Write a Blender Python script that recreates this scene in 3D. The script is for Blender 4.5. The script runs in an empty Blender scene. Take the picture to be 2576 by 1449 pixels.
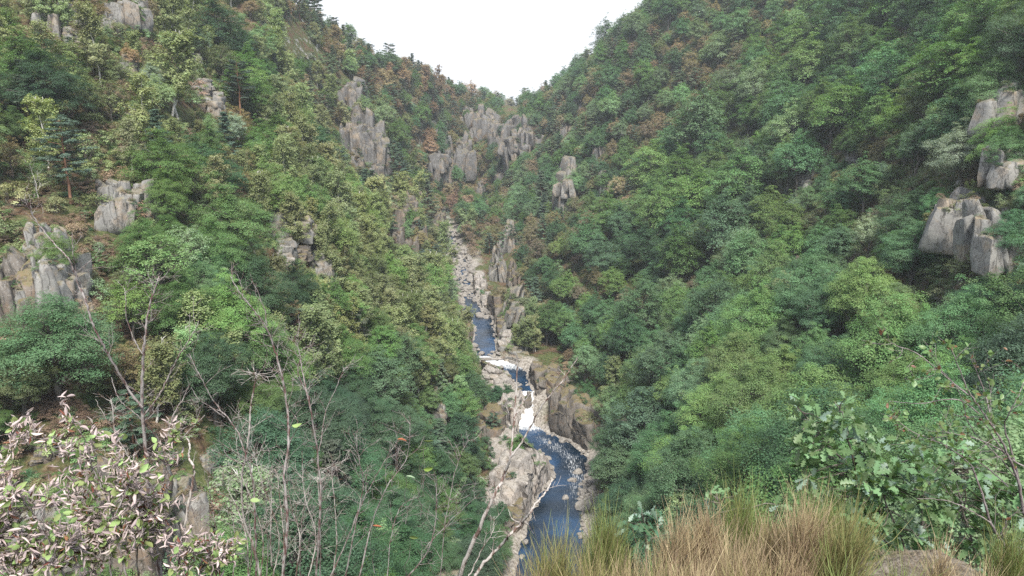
import bpy, math, random
import numpy as np
from mathutils import Vector, Matrix

# ------------------------------------------------------------------ camera, world, sun
scene = bpy.context.scene
PI = math.pi
F = 1839.0                       # focal length in units of a 2576-wide frame
PITCH = math.radians(13.0)
CP, SP = math.cos(PITCH), math.sin(PITCH)
CAMZ = 100.0

cam_data = bpy.data.cameras.new('camera')
cam = bpy.data.objects.new('camera', cam_data)
scene.collection.objects.link(cam)
cam.location = (0, 0, CAMZ)
cam.rotation_euler = (PI / 2 - PITCH, 0, 0)
cam_data.sensor_width = 36.0
cam_data.lens = 36.0 * F / 2576.0
cam_data.clip_start = 0.1
cam_data.clip_end = 8000
scene.camera = cam

SUN_EL, SUN_AZ = math.radians(57), math.radians(170)   # azimuth clockwise from +Y
world = bpy.data.worlds.new("World")
scene.world = world
world.use_nodes = True
wn, wl = world.node_tree.nodes, world.node_tree.links
wn.clear()
def N(nt, t, **kw):
    n = nt.nodes.new(t)
    for k, v in kw.items():
        setattr(n, k, v)
    return n
wt = world.node_tree
sky = N(wt, 'ShaderNodeTexSky', sky_type='NISHITA', sun_disc=False)
sky.sun_elevation = SUN_EL
sky.sun_rotation = SUN_AZ
sky.altitude = 700
sky.air_density = 1.0
sky.dust_density = 1.0
sky.ozone_density = 1.0
tc = N(wt, 'ShaderNodeTexCoord')
sep = N(wt, 'ShaderNodeSeparateXYZ')
wl.new(tc.outputs['Generated'], sep.inputs[0])
cn = N(wt, 'ShaderNodeTexNoise')
cn.inputs['Scale'].default_value = 2.2
cn.inputs['Detail'].default_value = 6
wl.new(tc.outputs['Generated'], cn.inputs['Vector'])
ad = N(wt, 'ShaderNodeMath', operation='MULTIPLY_ADD')
ad.inputs[1].default_value = 0.55
wl.new(cn.outputs['Fac'], ad.inputs[0])
wl.new(sep.outputs['Z'], ad.inputs[2])
ramp = N(wt, 'ShaderNodeMapRange', interpolation_type='SMOOTHSTEP')
ramp.inputs['From Min'].default_value = 0.46     # noise*0.55 + sin(elevation)
ramp.inputs['From Max'].default_value = 0.66
ramp.inputs['To Min'].default_value = 1.0
ramp.inputs['To Max'].default_value = 0.48
wl.new(ad.outputs[0], ramp.inputs['Value'])
mix = N(wt, 'ShaderNodeMix', data_type='RGBA')
mix.inputs['B'].default_value = (5.0, 5.1, 5.3, 1)     # bright cloud deck, in the sky's own units
wl.new(ramp.outputs[0], mix.inputs['Factor'])
wl.new(sky.outputs[0], mix.inputs['A'])
bg = N(wt, 'ShaderNodeBackground')
bg.inputs['Strength'].default_value = 0.10
wl.new(mix.outputs['Result'], bg.inputs['Color'])
wo = N(wt, 'ShaderNodeOutputWorld')
wl.new(bg.outputs[0], wo.inputs[0])

sun_d = bpy.data.lights.new('sun', 'SUN')
sun_d.energy = 3.0
sun_d.angle = math.radians(12)
sun_d.color = (1.0, 0.95, 0.86)
sun = bpy.data.objects.new('sun', sun_d)
scene.collection.objects.link(sun)
sd = Vector((math.sin(SUN_AZ) * math.cos(SUN_EL), math.cos(SUN_AZ) * math.cos(SUN_EL), math.sin(SUN_EL)))
sun.rotation_euler = (-sd).to_track_quat('-Z', 'Y').to_euler()
sun.location = (0, 0, 300)
scene.view_settings.view_transform = 'Standard'
scene.view_settings.look = 'None'
scene.view_settings.gamma = 1
scene.view_settings.exposure = 1.40
scene.cycles.max_bounces = 6
scene.cycles.diffuse_bounces = 3
scene.cycles.glossy_bounces = 3
scene.cycles.transmission_bounces = 2
scene.cycles.transparent_max_bounces = 4
scene.cycles.volume_bounces = 0
scene.cycles.use_denoising = False
COL = scene.collection

# ------------------------------------------------------------------ small maths
def ae(px, py):
    """photo position (2576 x 1449) -> tangent across, tangent up, per metre forward"""
    v = (724.5 - py) / F
    d = CP + v * SP
    return ((px - 1288.0) / F) / d, (v * CP - SP) / d
def at(px, py, Y):
    a, e = ae(px, py)
    return np.array([a * Y, Y, CAMZ + e * Y])
def atz(px, py, z):
    a, e = ae(px, py)
    return at(px, py, (z - CAMZ) / e)
def project(x, y, z):
    f = CP * y - SP * (z - CAMZ)
    u = SP * y + CP * (z - CAMZ)
    return 1288 + F * x / f, 724.5 - F * u / f, f

def _hash(ix, iy, iz, seed):
    h = (ix.astype(np.int64) * 374761393 + iy.astype(np.int64) * 668265263 + iz.astype(np.int64) * 2147483647 + seed * 974634777) & 0xffffffff
    h = ((h ^ (h >> 13)) * 1274126177) & 0xffffffff
    h = ((h ^ (h >> 15)) * 2246822519) & 0xffffffff
    return ((h ^ (h >> 16)) & 0xffffff) / float(0xffffff)
def vnoise(p, seed=0):
    f = np.floor(p)
    t = p - f
    t = t * t * (3 - 2 * t)
    i = f.astype(np.int64)
    r = 0
    for dx in (0, 1):
        wx = t[:, 0] if dx else 1 - t[:, 0]
        for dy in (0, 1):
            wy = t[:, 1] if dy else 1 - t[:, 1]
            for dz in (0, 1):
                wz = t[:, 2] if dz else 1 - t[:, 2]
                r = r + wx * wy * wz * _hash(i[:, 0] + dx, i[:, 1] + dy, i[:, 2] + dz, seed)
    return r * 2 - 1
def fbm(p, seed=0, octs=4, gain=0.5):
    r, a = 0, 1.0
    for o in range(octs):
        r = r + a * vnoise(p * (2.03 ** o) + o * 17.3, seed + o * 7)
        a *= gain
    return r
def cells(p, seed=0):
    """nearest and second-nearest distance and the id value of a jittered 3-D cell pattern"""
    f = np.floor(p).astype(np.int64)
    d1 = np.full(len(p), 9.0); d2 = np.full(len(p), 9.0); idv = np.zeros(len(p))
    for dx in (-1, 0, 1):
        for dy in (-1, 0, 1):
            for dz in (-1, 0, 1):
                c = f + np.array([dx, dy, dz])
                q = np.stack([c[:, 0] + _hash(c[:, 0], c[:, 1], c[:, 2], seed),
                              c[:, 1] + _hash(c[:, 0], c[:, 1], c[:, 2], seed + 1),
                              c[:, 2] + _hash(c[:, 0], c[:, 1], c[:, 2], seed + 2)], 1)
                d = np.sqrt(((p - q) ** 2).sum(1))
                h = _hash(c[:, 0], c[:, 1], c[:, 2], seed + 3)
                near = d < d1
                d2 = np.where(near, d1, np.minimum(d2, d))
                idv = np.where(near, h, idv)
                d1 = np.where(near, d, d1)
    return d1, d2, idv
def sstep(a, b, x):
    t = np.clip((x - a) / (b - a), 0, 1)
    return t * t * (3 - 2 * t)

def mesh_from(name, verts, faces, mats=(), smooth=False, uvs=None):
    """verts (n,3); faces (m,k) array, all of k corners"""
    me = bpy.data.meshes.new(name)
    verts = np.asarray(verts, dtype=np.float32); faces = np.asarray(faces, dtype=np.int32)
    me.vertices.add(len(verts)); me.vertices.foreach_set('co', verts.ravel())
    m, k = faces.shape
    me.loops.add(m * k); me.loops.foreach_set('vertex_index', faces.ravel())
    me.polygons.add(m)
    me.polygons.foreach_set('loop_start', np.arange(0, m * k, k, dtype=np.int32))
    me.polygons.foreach_set('loop_total', np.full(m, k, dtype=np.int32))
    if smooth:
        me.polygons.foreach_set('use_smooth', np.ones(m, dtype=bool))
    me.update(calc_edges=True)
    me.validate()
    for mt in mats:
        me.materials.append(mt)
    return me
def add(name, me, parent=None, loc=(0, 0, 0), rot=(0, 0, 0), scale=(1, 1, 1)):
    o = bpy.data.objects.new(name, me)
    COL.objects.link(o)
    o.location = loc; o.rotation_euler = rot; o.scale = scale
    if parent is not None:
        o.parent = parent
    return o
def tag(o, label=None, cat=None, group=None, kind=None):
    if label: o['label'] = label
    if cat: o['category'] = cat
    if group: o['group'] = group
    if kind: o['kind'] = kind
    return o
# ------------------------------------------------------------------ the gorge: river line
# photo row, left px, right px of the water, height of the water (m)
RIV = [(1449, 1290, 1500, 0), (1400, 1300, 1490, 0), (1330, 1318, 1470, 0), (1250, 1352, 1462, 0), (1200, 1392, 1476, 0), (1150, 1378, 1484, 0),
       (1115, 1322, 1440, 0), (1085, 1298, 1372, 0), (1070, 1304, 1350, .1), (1030, 1316, 1342, 4), (985, 1312, 1346, 8.2), (960, 1292, 1330, 8.6),
       (930, 1262, 1322, 9.2), (912, 1216, 1290, 10), (898, 1202, 1244, 11.4), (860, 1188, 1250, 11.6), (828, 1196, 1246, 11.7), (806, 1182, 1242, 13),
       (780, 1160, 1216, 13.4), (752, 1160, 1202, 14), (720, 1150, 1194, 15.5), (690, 1136, 1190, 17.5), (655, 1126, 1180, 20.5), (625, 1122, 1160, 24), (605, 1118, 1152, 27),
       (585, 1110, 1150, 29)]
rv = []
RIV = [(py, l + (r - l) * (.14 if py < 765 else 0), r - (r - l) * (.14 if py < 765 else .0), z) for py, l, r, z in RIV]
for py, l, r, z in RIV:
    A, B = atz(l, py, z), atz(r, py, z)
    rv.append((A[1], A[0], B[0], z))
rv.sort()
for i in range(1, len(rv)):          # keep the forward distance strictly growing
    if rv[i][0] <= rv[i - 1][0] + 0.4:
        rv[i] = (rv[i - 1][0] + 0.4,) + rv[i][1:]
YE = rv[-1][0]
rv = [(100., rv[0][1] - 4, rv[0][2] - 6, -.3)] + rv + [(YE + 60, rv[-1][1] - 12, rv[-1][2] - 14, 33), (1600., -160., -148., 50)]
rv = np.array(rv)
def river(Y):
    return np.interp(Y, rv[:, 0], rv[:, 1]), np.interp(Y, rv[:, 0], rv[:, 2]), np.interp(Y, rv[:, 0], rv[:, 3])

# ------------------------------------------------------------------ the gorge: how far each part of the slopes stands
CT = [  # near left slope
 (-700, 300, 110), (-700, 900, 70), (-700, -300, 150), (-300, 1400, 60),(-300,100,140),
 (0, 100, 175), (150, 60, 190), (300, -10, 215), (0, 400, 135), (60, 700, 97), (150, 600, 108), (250, 500, 132), (450, 450, 155),
 (0, 900, 86), (0, 1200, 72), (250, 1000, 88), (300, 1180, 78), (100, 1420, 62), (500, 1150, 88), (450, 1400, 74),
 (700, 1330, 92), (1000, 1400, 120), (600, 900, 112), (600, 720, 138), (500, 230, 230), (650, 330, 240), (700, 430, 225),
 (740, 590, 175), (800, 680, 178), (900, 820, 178), (1080, 870, 215), (1150, 960, 228), (1240, 1010, 222), (1060, 1180, 165),
 (1235, 1180, 190), (1000, 680, 255), (850, 480, 275), (1100, 780, 300), (950, 560, 290), (1120, 700, 345),(1090,640,365),
 # behind the near spur the slope drops before the next spur
 (900, 520, 330), (1000, 600, 330), (760, 330, 330),
 # second left spur
 (940, 390, 400), (1040, 540, 410), (1075, 630, 420), (870, 250, 440), (700, 190, 380), (600, 60, 330), (660, -20, 360), (1020,470,405),(830,330,400),
 (980, 300, 470), (1000, 420, 500), (1060, 500, 500),
 # far left side
 (1080, 400, 560), (1150, 390, 600), (1100, 540, 540), (1200, 300, 760), (1100, 250, 650), (1000, 220, 560), (1180, 470, 650),(1140,600,500),(1110,560,520),
 (1280, 300, 950), (1250, 350, 900),
 # right side, far
 (1300, 320, 640), (1300, 400, 620), (1240, 430, 640), (1190, 500, 600), (1220, 560, 520), (1150, 570, 520), (1430, 440, 470), (1420, 540, 430), (1450, 290, 560),
 (1300, 560, 470), (1240, 690, 400), (1290, 760, 352), (1270, 800, 335), (1390, 600, 380), (1500, 700, 305), (1330, 880, 285), (1420, 850, 285),
 # right side, near
 (1400, 980, 250), (1470, 1000, 246), (1450, 1100, 212), (1500, 1110, 208), (1600, 900, 232), (1700, 700, 262), (1600, 450, 400), (1700, 300, 430), (1900, 300, 360),
 (1900, 500, 300), (2050, 420, 265), (2000, 650, 215), (2000, 100, 400), (2300, 0, 310), (2300, 200, 265), (2576, 0, 245),
 (2540, 250, 145), (2560, 450, 118), (2450, 530, 132), (2300, 480, 165), (2300, 700, 135), (2500, 700, 112), (2500, 900, 98), (2200, 900, 122), (1900, 950, 152),
 (1900, 1150, 122), (1700, 1130, 158), (1560, 1250, 160), (2200, 1100, 104), (2500, 1100, 86), (3200, 300, 130), (3200, 900, 92), (3200, -300, 160),
]
CREST = [(-700, -500, 200), (0, -260, 300), (300, -220, 340), (560, -110, 400), (700, 20, 420), (780, 85, 450), (860, 140, 480), (930, 180, 520), (1010, 205, 570), (1080, 205, 640), (1160, 232, 740), (1215, 238, 820), (1262, 262, 900), (1310, 300, 1000),
         (1350, 285, 800), (1400, 252, 700), (1460, 200, 620), (1540, 135, 560), (1640, 60, 520), (1760, -20, 500), (2000, -100, 480), (2300, -160, 440), (2576, -200, 420), (3200, -500, 260)]
pts = []
for px, py, Y in CT: pts.append((px, py, Y))
for px, py, Y in CREST:
    pts.append((px, py, Y)); pts.append((px, py + 90, Y * 1.35)); pts.append((px, py + 130, Y * 1.9))
for px in (-700, 0, 600, 1200, 1700, 2300, 3200):
    pts.append((px, 1560 + abs(px - 1300) * .02, 50 if 500 < px < 2000 else 45)); pts.append((px, 2300, 22))
    pts.append((px, 330, 2400))
for (Y, l, r, z) in rv[1:-2:2]:
    for x in (l - 2.5, r + 2.5):
        px, py, _ = project(x, Y, z + .4)
        pts.append((px, py, Y))
P_ = np.array([(ae(p[0], p[1])[0], math.log(p[2]), ae(p[0], p[1])[1]) for p in pts])
SX, SY = 1.0, 0.42
def _k(r): return -np.sqrt(r * r + 0.012 ** 2)
X_ = np.stack([P_[:, 0] / SX, P_[:, 1] * SY], 1)
D_ = np.sqrt(((X_[:, None] - X_[None]) ** 2).sum(2))
n_ = len(X_)
Pm = np.hstack([np.ones((n_, 1)), X_])
A_ = np.zeros((n_ + 3, n_ + 3))
A_[:n_, :n_] = _k(D_) + 0.004 * np.eye(n_)
A_[:n_, n_:] = Pm; A_[n_:, :n_] = Pm.T
W_ = np.linalg.solve(A_, np.concatenate([P_[:, 2], np.zeros(3)]))
def height(x, y):
    """ground height of the gorge at plan positions"""
    x = np.atleast_1d(np.asarray(x, float)); y = np.atleast_1d(np.asarray(y, float))
    out = np.empty(len(x))
    for s in range(0, len(x), 20000):
        xs, ys = x[s:s + 20000], np.maximum(y[s:s + 20000], 12.)
        q = np.stack([xs / ys / SX, np.log(ys) * SY], 1)
        d = np.sqrt(((q[:, None] - X_[None]) ** 2).sum(2))
        e = _k(d) @ W_[:n_] + W_[n_] + q @ W_[n_ + 1:]
        z = CAMZ + e * ys
        p3 = np.stack([xs, ys, xs * 0], 1)
        z = z + fbm(p3 / 34, 3, 3) * 2.6 * np.minimum(1, ys / 150)
        rid = 1 - np.abs(fbm(p3 / 13, 11, 2))
        z = z + (rid - .6) * 1.5 + fbm(p3 / 4.5, 5, 2) * .5
        l, r, zr = river(ys)
        dx = np.maximum(l - xs, xs - r)
        w = np.maximum(sstep(0.0, 14.0, dx), sstep(YE + 2, YE + 30, ys))
        zc = zr - 1.2 + np.clip(dx + 2.4, 0, 20) * .62 + fbm(p3 / 3.1, 21, 3) * .5
        z = np.where(ys < YE + 80, zc * (1 - w) + np.maximum(z, zr + .5) * w, z)
        out[s:s + 20000] = z
    return out
# ------------------------------------------------------------------ materials
def new_mat(name):
    m = bpy.data.materials.new(name); m.use_nodes = True
    nt = m.node_tree; nt.nodes.clear()
    out = nt.nodes.new('ShaderNodeOutputMaterial')
    return m, nt, out
def lk(nt, a, b): nt.links.new(a, b)
def noise(nt, scale, detail=4, rough=.55, vec=None, dist=0):
    n = nt.nodes.new('ShaderNodeTexNoise')
    n.inputs['Scale'].default_value = scale; n.inputs['Detail'].default_value = detail
    n.inputs['Roughness'].default_value = rough; n.inputs['Distortion'].default_value = dist
    if vec is not None: lk(nt, vec, n.inputs['Vector'])
    return n
def ramp_(nt, fac, stops, interp='LINEAR'):
    r = nt.nodes.new('ShaderNodeValToRGB'); r.color_ramp.interpolation = interp
    el = r.color_ramp.elements
    while len(el) < len(stops): el.new(0.5)
    for e, (p, c) in zip(el, stops):
        e.position = p; e.color = tuple(c) + (1,) if len(c) == 3 else c
    lk(nt, fac, r.inputs[0])
    return r
def mixc(nt, fac, a, b, mode='MIX'):
    m = nt.nodes.new('ShaderNodeMix'); m.data_type = 'RGBA'; m.blend_type = mode
    for s, v in (('Factor', fac), ('A', a), ('B', b)):
        if isinstance(v, (int, float)): m.inputs[s].default_value = v
        elif isinstance(v, tuple): m.inputs[s].default_value = v + (1,) if len(v) == 3 else v
        else: lk(nt, v, m.inputs[s])
    return m.outputs['Result']
def math_(nt, op, a, b=None, clamp=False):
    m = nt.nodes.new('ShaderNodeMath'); m.operation = op; m.use_clamp = clamp
    for i, v in enumerate((a, b)):
        if v is None: continue
        if isinstance(v, (int, float)): m.inputs[i].default_value = v
        else: lk(nt, v, m.inputs[i])
    return m.outputs[0]
def attr(nt, name, typ='GEOMETRY'):
    a = nt.nodes.new('ShaderNodeAttribute'); a.attribute_type = typ; a.attribute_name = name
    return a

def foliage_mat(name, transl=.3, rough=.55, tint=None, vary=.26):
    """leaf colour = the plant's own tint x a leaf-to-leaf value stored on each leaf"""
    m, nt, out = new_mat(name)
    if tint is None:
        base = attr(nt, 'tint', 'INSTANCER').outputs['Color']
    else:
        rgb = nt.nodes.new('ShaderNodeRGB'); rgb.outputs[0].default_value = tint + (1,); base = rgb.outputs[0]
    lv = attr(nt, 'lv')
    hs = nt.nodes.new('ShaderNodeHueSaturation')
    lk(nt, math_(nt, 'MULTIPLY_ADD', lv.outputs['Fac'], .05), hs.inputs['Hue'])
    hs.inputs['Hue'].default_value = .5
    hn = hs.inputs['Hue'].links[0].from_node; hn.inputs[2].default_value = .475
    va = math_(nt, 'MULTIPLY', lv.outputs['Fac'], vary * 2)
    va = math_(nt, 'ADD', va, 1 - vary)
    lk(nt, va, hs.inputs['Value']); lk(nt, base, hs.inputs['Color'])
    p = nt.nodes.new('ShaderNodeBsdfPrincipled')
    p.inputs['Roughness'].default_value = rough; p.inputs['Specular IOR Level'].default_value = .35
    lk(nt, hs.outputs[0], p.inputs['Base Color'])
    t = nt.nodes.new('ShaderNodeBsdfTranslucent')
    lk(nt, mixc(nt, 1.0, hs.outputs[0], (1.25, 1.3, .6), 'MULTIPLY'), t.inputs['Color'])
    mx = nt.nodes.new('ShaderNodeMixShader'); mx.inputs[0].default_value = transl
    lk(nt, p.outputs[0], mx.inputs[1]); lk(nt, t.outputs[0], mx.inputs[2])
    lk(nt, mx.outputs[0], out.inputs[0])
    return m
def bark_mat(name, c1, c2, scale=6, stretch=(1, 1, .2), thr=(.4, .6), c3=None):
    m, nt, out = new_mat(name)
    tcx = nt.nodes.new('ShaderNodeTexCoord'); mp = nt.nodes.new('ShaderNodeMapping')
    mp.inputs['Scale'].default_value = stretch
    lk(nt, tcx.outputs['Object'], mp.inputs[0])
    n = noise(nt, scale, 5, .65, mp.outputs[0])
    st = [(thr[0], c1), (thr[1], c2)]
    if c3: st.append((min(1, thr[1] + .15), c3))
    r = ramp_(nt, n.outputs['Fac'], st)
    p = nt.nodes.new('ShaderNodeBsdfPrincipled'); p.inputs['Roughness'].default_value = .85
    p.inputs['Specular IOR Level'].default_value = .2
    lk(nt, r.outputs[0], p.inputs['Base Color'])
    b = nt.nodes.new('ShaderNodeBump'); b.inputs['Strength'].default_value = .5; b.inputs['Distance'].default_value = .02
    lk(nt, n.outputs['Fac'], b.inputs['Height']); lk(nt, b.outputs[0], p.inputs['Normal'])
    lk(nt, p.outputs[0], out.inputs[0])
    return m

def rock_mat(name, grey=(.155, .15, .145), pale=(.235, .23, .215), dark=(.10, .095, .085), ochre=(.30, .22, .14), moss=(.09, .10, .03), mossy=.5, scale=1.0, och=.5):
    m, nt, out = new_mat(name)
    g = nt.nodes.new('ShaderNodeNewGeometry')
    tcx = nt.nodes.new('ShaderNodeTexCoord')
    vec = tcx.outputs['Object']
    n1 = noise(nt, .35 * scale, 6, .6, vec)
    col = ramp_(nt, n1.outputs['Fac'], [(.30, grey), (.48, pale), (.58, grey), (.72, pale)]).outputs[0]
    n2 = noise(nt, .22 * scale, 5, .65, vec, .4)
    col = mixc(nt, math_(nt, 'MULTIPLY', ramp_(nt, n2.outputs['Fac'], [(.50, (0, 0, 0)), (.62, (1, 1, 1))]).outputs[0], och), col, ochre)
    # lichen speckle
    n3 = noise(nt, 2.6 * scale, 8, .75, vec)
    col = mixc(nt, math_(nt, 'MULTIPLY', ramp_(nt, n3.outputs['Fac'], [(.52, (0, 0, 0)), (.60, (1, 1, 1))]).outputs[0], .42), col, dark)
    n5 = noise(nt, 3.9 * scale, 8, .7, vec)
    col = mixc(nt, math_(nt, 'MULTIPLY', ramp_(nt, n5.outputs['Fac'], [(.56, (0, 0, 0)), (.62, (1, 1, 1))]).outputs[0], .6), col, (.30, .295, .28))
    # upright weathering joints
    mp = nt.nodes.new('ShaderNodeMapping'); mp.inputs['Scale'].default_value = (1.0, 1.0, .3); mp.inputs['Rotation'].default_value = (0, .14, 0)
    lk(nt, vec, mp.inputs[0])
    n4 = noise(nt, .55 * scale, 7, .62, mp.outputs[0], .5)
    cr = ramp_(nt, n4.outputs['Fac'], [(.475, (1, 1, 1)), (.494, (0, 0, 0)), (.503, (0, 0, 0)), (.515, (1, 1, 1))]).outputs[0]
    col = mixc(nt, math_(nt, 'SUBTRACT', 1.0, cr), col, mixc(nt, .75, col, dark))
    # moss and heath on ledges
    sx = nt.nodes.new('ShaderNodeSeparateXYZ'); lk(nt, g.outputs['Normal'], sx.inputs[0])
    nm = noise(nt, .8 * scale, 6, .7, vec)
    up = math_(nt, 'ADD', math_(nt, 'MULTIPLY', sx.outputs['Z'], .55), math_(nt, 'MULTIPLY', nm.outputs['Fac'], 1.2))
    mk = ramp_(nt, math_(nt, 'MULTIPLY', up, .6), [(.56, (0, 0, 0)), (.64, (1, 1, 1))]).outputs[0]
    mcol = ramp_(nt, n3.outputs['Fac'], [(.4, moss), (.55, (.17, .12, .06)), (.65, (.10, .12, .05))]).outputs[0]
    col = mixc(nt, math_(nt, 'MULTIPLY', mk, mossy), col, mcol)
    p = nt.nodes.new('ShaderNodeBsdfPrincipled'); p.inputs['Roughness'].default_value = .88; p.inputs['Specular IOR Level'].default_value = .25
    lk(nt, col, p.inputs['Base Color'])
    h = math_(nt, 'ADD', math_(nt, 'MULTIPLY', n4.outputs['Fac'], .5), math_(nt, 'MULTIPLY', n3.outputs['Fac'], .35))
    h = math_(nt, 'ADD', h, math_(nt, 'MULTIPLY', cr, .35))
    b = nt.nodes.new('ShaderNodeBump'); b.inputs['Strength'].default_value = .7; b.inputs['Distance'].default_value = .3 / scale
    lk(nt, h, b.inputs['Height']); lk(nt, b.outputs[0], p.inputs['Normal'])
    lk(nt, p.outputs[0], out.inputs[0])
    return m
M = {}
M['rock'] = rock_mat('grey_rock')
M['rock_brown'] = rock_mat('brown_rock', grey=(.115, .10, .088), pale=(.18, .16, .14), ochre=(.20, .13, .08), mossy=.75)
M['rock_pale'] = rock_mat('pale_bank_rock', grey=(.27, .25, .235), pale=(.37, .345, .325), dark=(.14, .12, .10), ochre=(.34, .25, .18), mossy=.22, och=.3)
M['rock_far'] = rock_mat('far_rock', grey=(.11, .106, .104), pale=(.165, .16, .157), mossy=.5, scale=.6)
M['boulder'] = rock_mat('boulder_rock', grey=(.20, .185, .17), pale=(.29, .27, .25), dark=(.16, .145, .13), mossy=.1, och=.25, scale=1.6)
M['leaf'] = foliage_mat('tree_leaves')
M['needle'] = foliage_mat('needles', transl=.1, rough=.6)
M['shrubleaf'] = foliage_mat('shrub_leaves', transl=.2, rough=.65)
M['bark'] = bark_mat('grey_bark', (.06, .05, .04), (.19, .17, .15), 4)
M['birchbark'] = bark_mat('birch_bark', (.10, .09, .08), (.55, .53, .50), 3, (1, 1, 1), (.36, .44))
M['pinebark'] = bark_mat('pine_bark', (.13, .07, .045), (.26, .14, .09), 4)
M['deadwood'] = bark_mat('dead_wood', (.25, .23, .21), (.50, .48, .45), 5)

# ground of the slopes: leaf litter, heath, dry grass and outcropping stone
m, nt, out = new_mat('slope_ground'); M['ground'] = m
g = nt.nodes.new('ShaderNodeNewGeometry'); pos = g.outputs['Position']
n1 = noise(nt, .035, 6, .6, pos); n2 = noise(nt, .16, 6, .65, pos); n3 = noise(nt, 1.3, 6, .7, pos)
lit = ramp_(nt, n3.outputs['Fac'], [(.35, (.04, .028, .018)), (.5, (.105, .066, .042)), (.62, (.17, .125, .08))]).outputs[0]
grs = ramp_(nt, n3.outputs['Fac'], [(.35, (.035, .05, .018)), (.55, (.085, .10, .04)), (.68, (.16, .15, .075))]).outputs[0]
col = mixc(nt, ramp_(nt, n2.outputs['Fac'], [(.40, (0, 0, 0)), (.52, (1, 1, 1))]).outputs[0], lit, grs)
rc = ramp_(nt, n3.outputs['Fac'], [(.35, (.12, .11, .10)), (.6, (.32, .31, .29))]).outputs[0]
sx = nt.nodes.new('ShaderNodeSeparateXYZ'); lk(nt, g.outputs['Normal'], sx.inputs[0])
stp = math_(nt, 'SUBTRACT', math_(nt, 'MULTIPLY', n2.outputs['Fac'], 1.0), math_(nt, 'MULTIPLY', sx.outputs['Z'], .45))
col = mixc(nt, ramp_(nt, stp, [(.34, (0, 0, 0)), (.42, (1, 1, 1))]).outputs[0], col, rc)
at_ = attr(nt, 'bank')
col = mixc(nt, at_.outputs['Fac'], col, ramp_(nt, n3.outputs['Fac'], [(.4, (.16, .14, .12)), (.62, (.42, .39, .35))]).outputs[0])
p = nt.nodes.new('ShaderNodeBsdfPrincipled'); p.inputs['Roughness'].default_value = .95; p.inputs['Specular IOR Level'].default_value = .1
lk(nt, col, p.inputs['Base Color'])
b = nt.nodes.new('ShaderNodeBump'); b.inputs['Distance'].default_value = .6; b.inputs['Strength'].default_value = .8
lk(nt, n3.outputs['Fac'], b.inputs['Height']); lk(nt, b.outputs[0], p.inputs['Normal'])
lk(nt, p.outputs[0], out.inputs[0])

# river water with broken white water
m, nt, out = new_mat('river_water'); M['water'] = m
g = nt.nodes.new('ShaderNodeNewGeometry'); pos = g.outputs['Position']
mp = nt.nodes.new('ShaderNodeMapping'); mp.inputs['Scale'].default_value = (1.0, .75, .6); lk(nt, pos, mp.inputs[0])
w1 = noise(nt, .9, 5, .6, mp.outputs[0], .5); w2 = noise(nt, 3.2, 4, .6, mp.outputs[0], .3)
p = nt.nodes.new('ShaderNodeBsdfPrincipled')
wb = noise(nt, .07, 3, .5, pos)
lk(nt, ramp_(nt, wb.outputs['Fac'], [(.38, (.004, .012, .022)), (.52, (.006, .022, .048)), (.64, (.013, .048, .110))]).outputs[0], p.inputs['Base Color'])  # sky's blue reflection put into the base colour, uneven as with depth
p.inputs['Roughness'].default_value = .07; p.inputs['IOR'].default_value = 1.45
b = nt.nodes.new('ShaderNodeBump'); b.inputs['Distance'].default_value = .25; b.inputs['Strength'].default_value = .5
lk(nt, math_(nt, 'ADD', math_(nt, 'MULTIPLY', w1.outputs['Fac'], .8), math_(nt, 'MULTIPLY', w2.outputs['Fac'], .3)), b.inputs['Height'])
lk(nt, b.outputs[0], p.inputs['Normal'])
fo = nt.nodes.new('ShaderNodeBsdfPrincipled'); fo.inputs['Base Color'].default_value = (.50, .52, .54, 1); fo.inputs['Roughness'].default_value = .6
fa = attr(nt, 'foam')
w3 = noise(nt, 1.6, 6, .75, mp.outputs[0], 1.2)
mps = nt.nodes.new('ShaderNodeMapping'); mps.inputs['Scale'].default_value = (2.6, .22, .22); lk(nt, pos, mps.inputs[0])
w4 = noise(nt, 1.5, 5, .6, mps.outputs[0], .6)
th = math_(nt, 'SUBTRACT', math_(nt, 'ADD', math_(nt, 'ADD', math_(nt, 'MULTIPLY', w3.outputs['Fac'], .9), math_(nt, 'MULTIPLY', w4.outputs['Fac'], .9)), fa.outputs['Fac']), 1.28)
fm = ramp_(nt, th, [(.0, (0, 0, 0)), (.22, (1, 1, 1))]).outputs[0]
mx = nt.nodes.new('ShaderNodeMixShader'); lk(nt, fm, mx.inputs[0]); lk(nt, p.outputs[0], mx.inputs[1]); lk(nt, fo.outputs[0], mx.inputs[2])
lk(nt, mx.outputs[0], out.inputs[0])
# ------------------------------------------------------------------ the ground mesh and the water
na, nl = 560, 700
aa = np.linspace(-1.5, 1.5, na); ll = np.linspace(math.log(15), math.log(2300), nl)
Ag, Lg = np.meshgrid(aa, ll)
Yg = np.exp(Lg).ravel(); Xg = Ag.ravel() * Yg
Zg = height(Xg, Yg)
idx = np.arange(na * nl).reshape(nl, na)
fc = np.stack([idx[:-1, :-1], idx[:-1, 1:], idx[1:, 1:], idx[1:, :-1]], -1).reshape(-1, 4)
terr_me = mesh_from('hillside', np.stack([Xg, Yg, Zg], 1), fc, [M['ground']], smooth=True)
l_, r_, z_ = river(Yg)
dxg = np.maximum(l_ - Xg, Xg - r_)
bk = (1 - sstep(1.5, 8, dxg + vnoise(np.stack([Xg, Yg, Xg * 0], 1) / 4, 9) * 4)) * (Yg < YE + 80)
a_ = terr_me.attributes.new('bank', 'FLOAT', 'POINT'); a_.data.foreach_set('value', bk.astype(np.float32))
hill = add('hillside', terr_me)
tag(hill, kind='structure')
EG = ((Zg - CAMZ) / Yg).reshape(nl, na)
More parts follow.
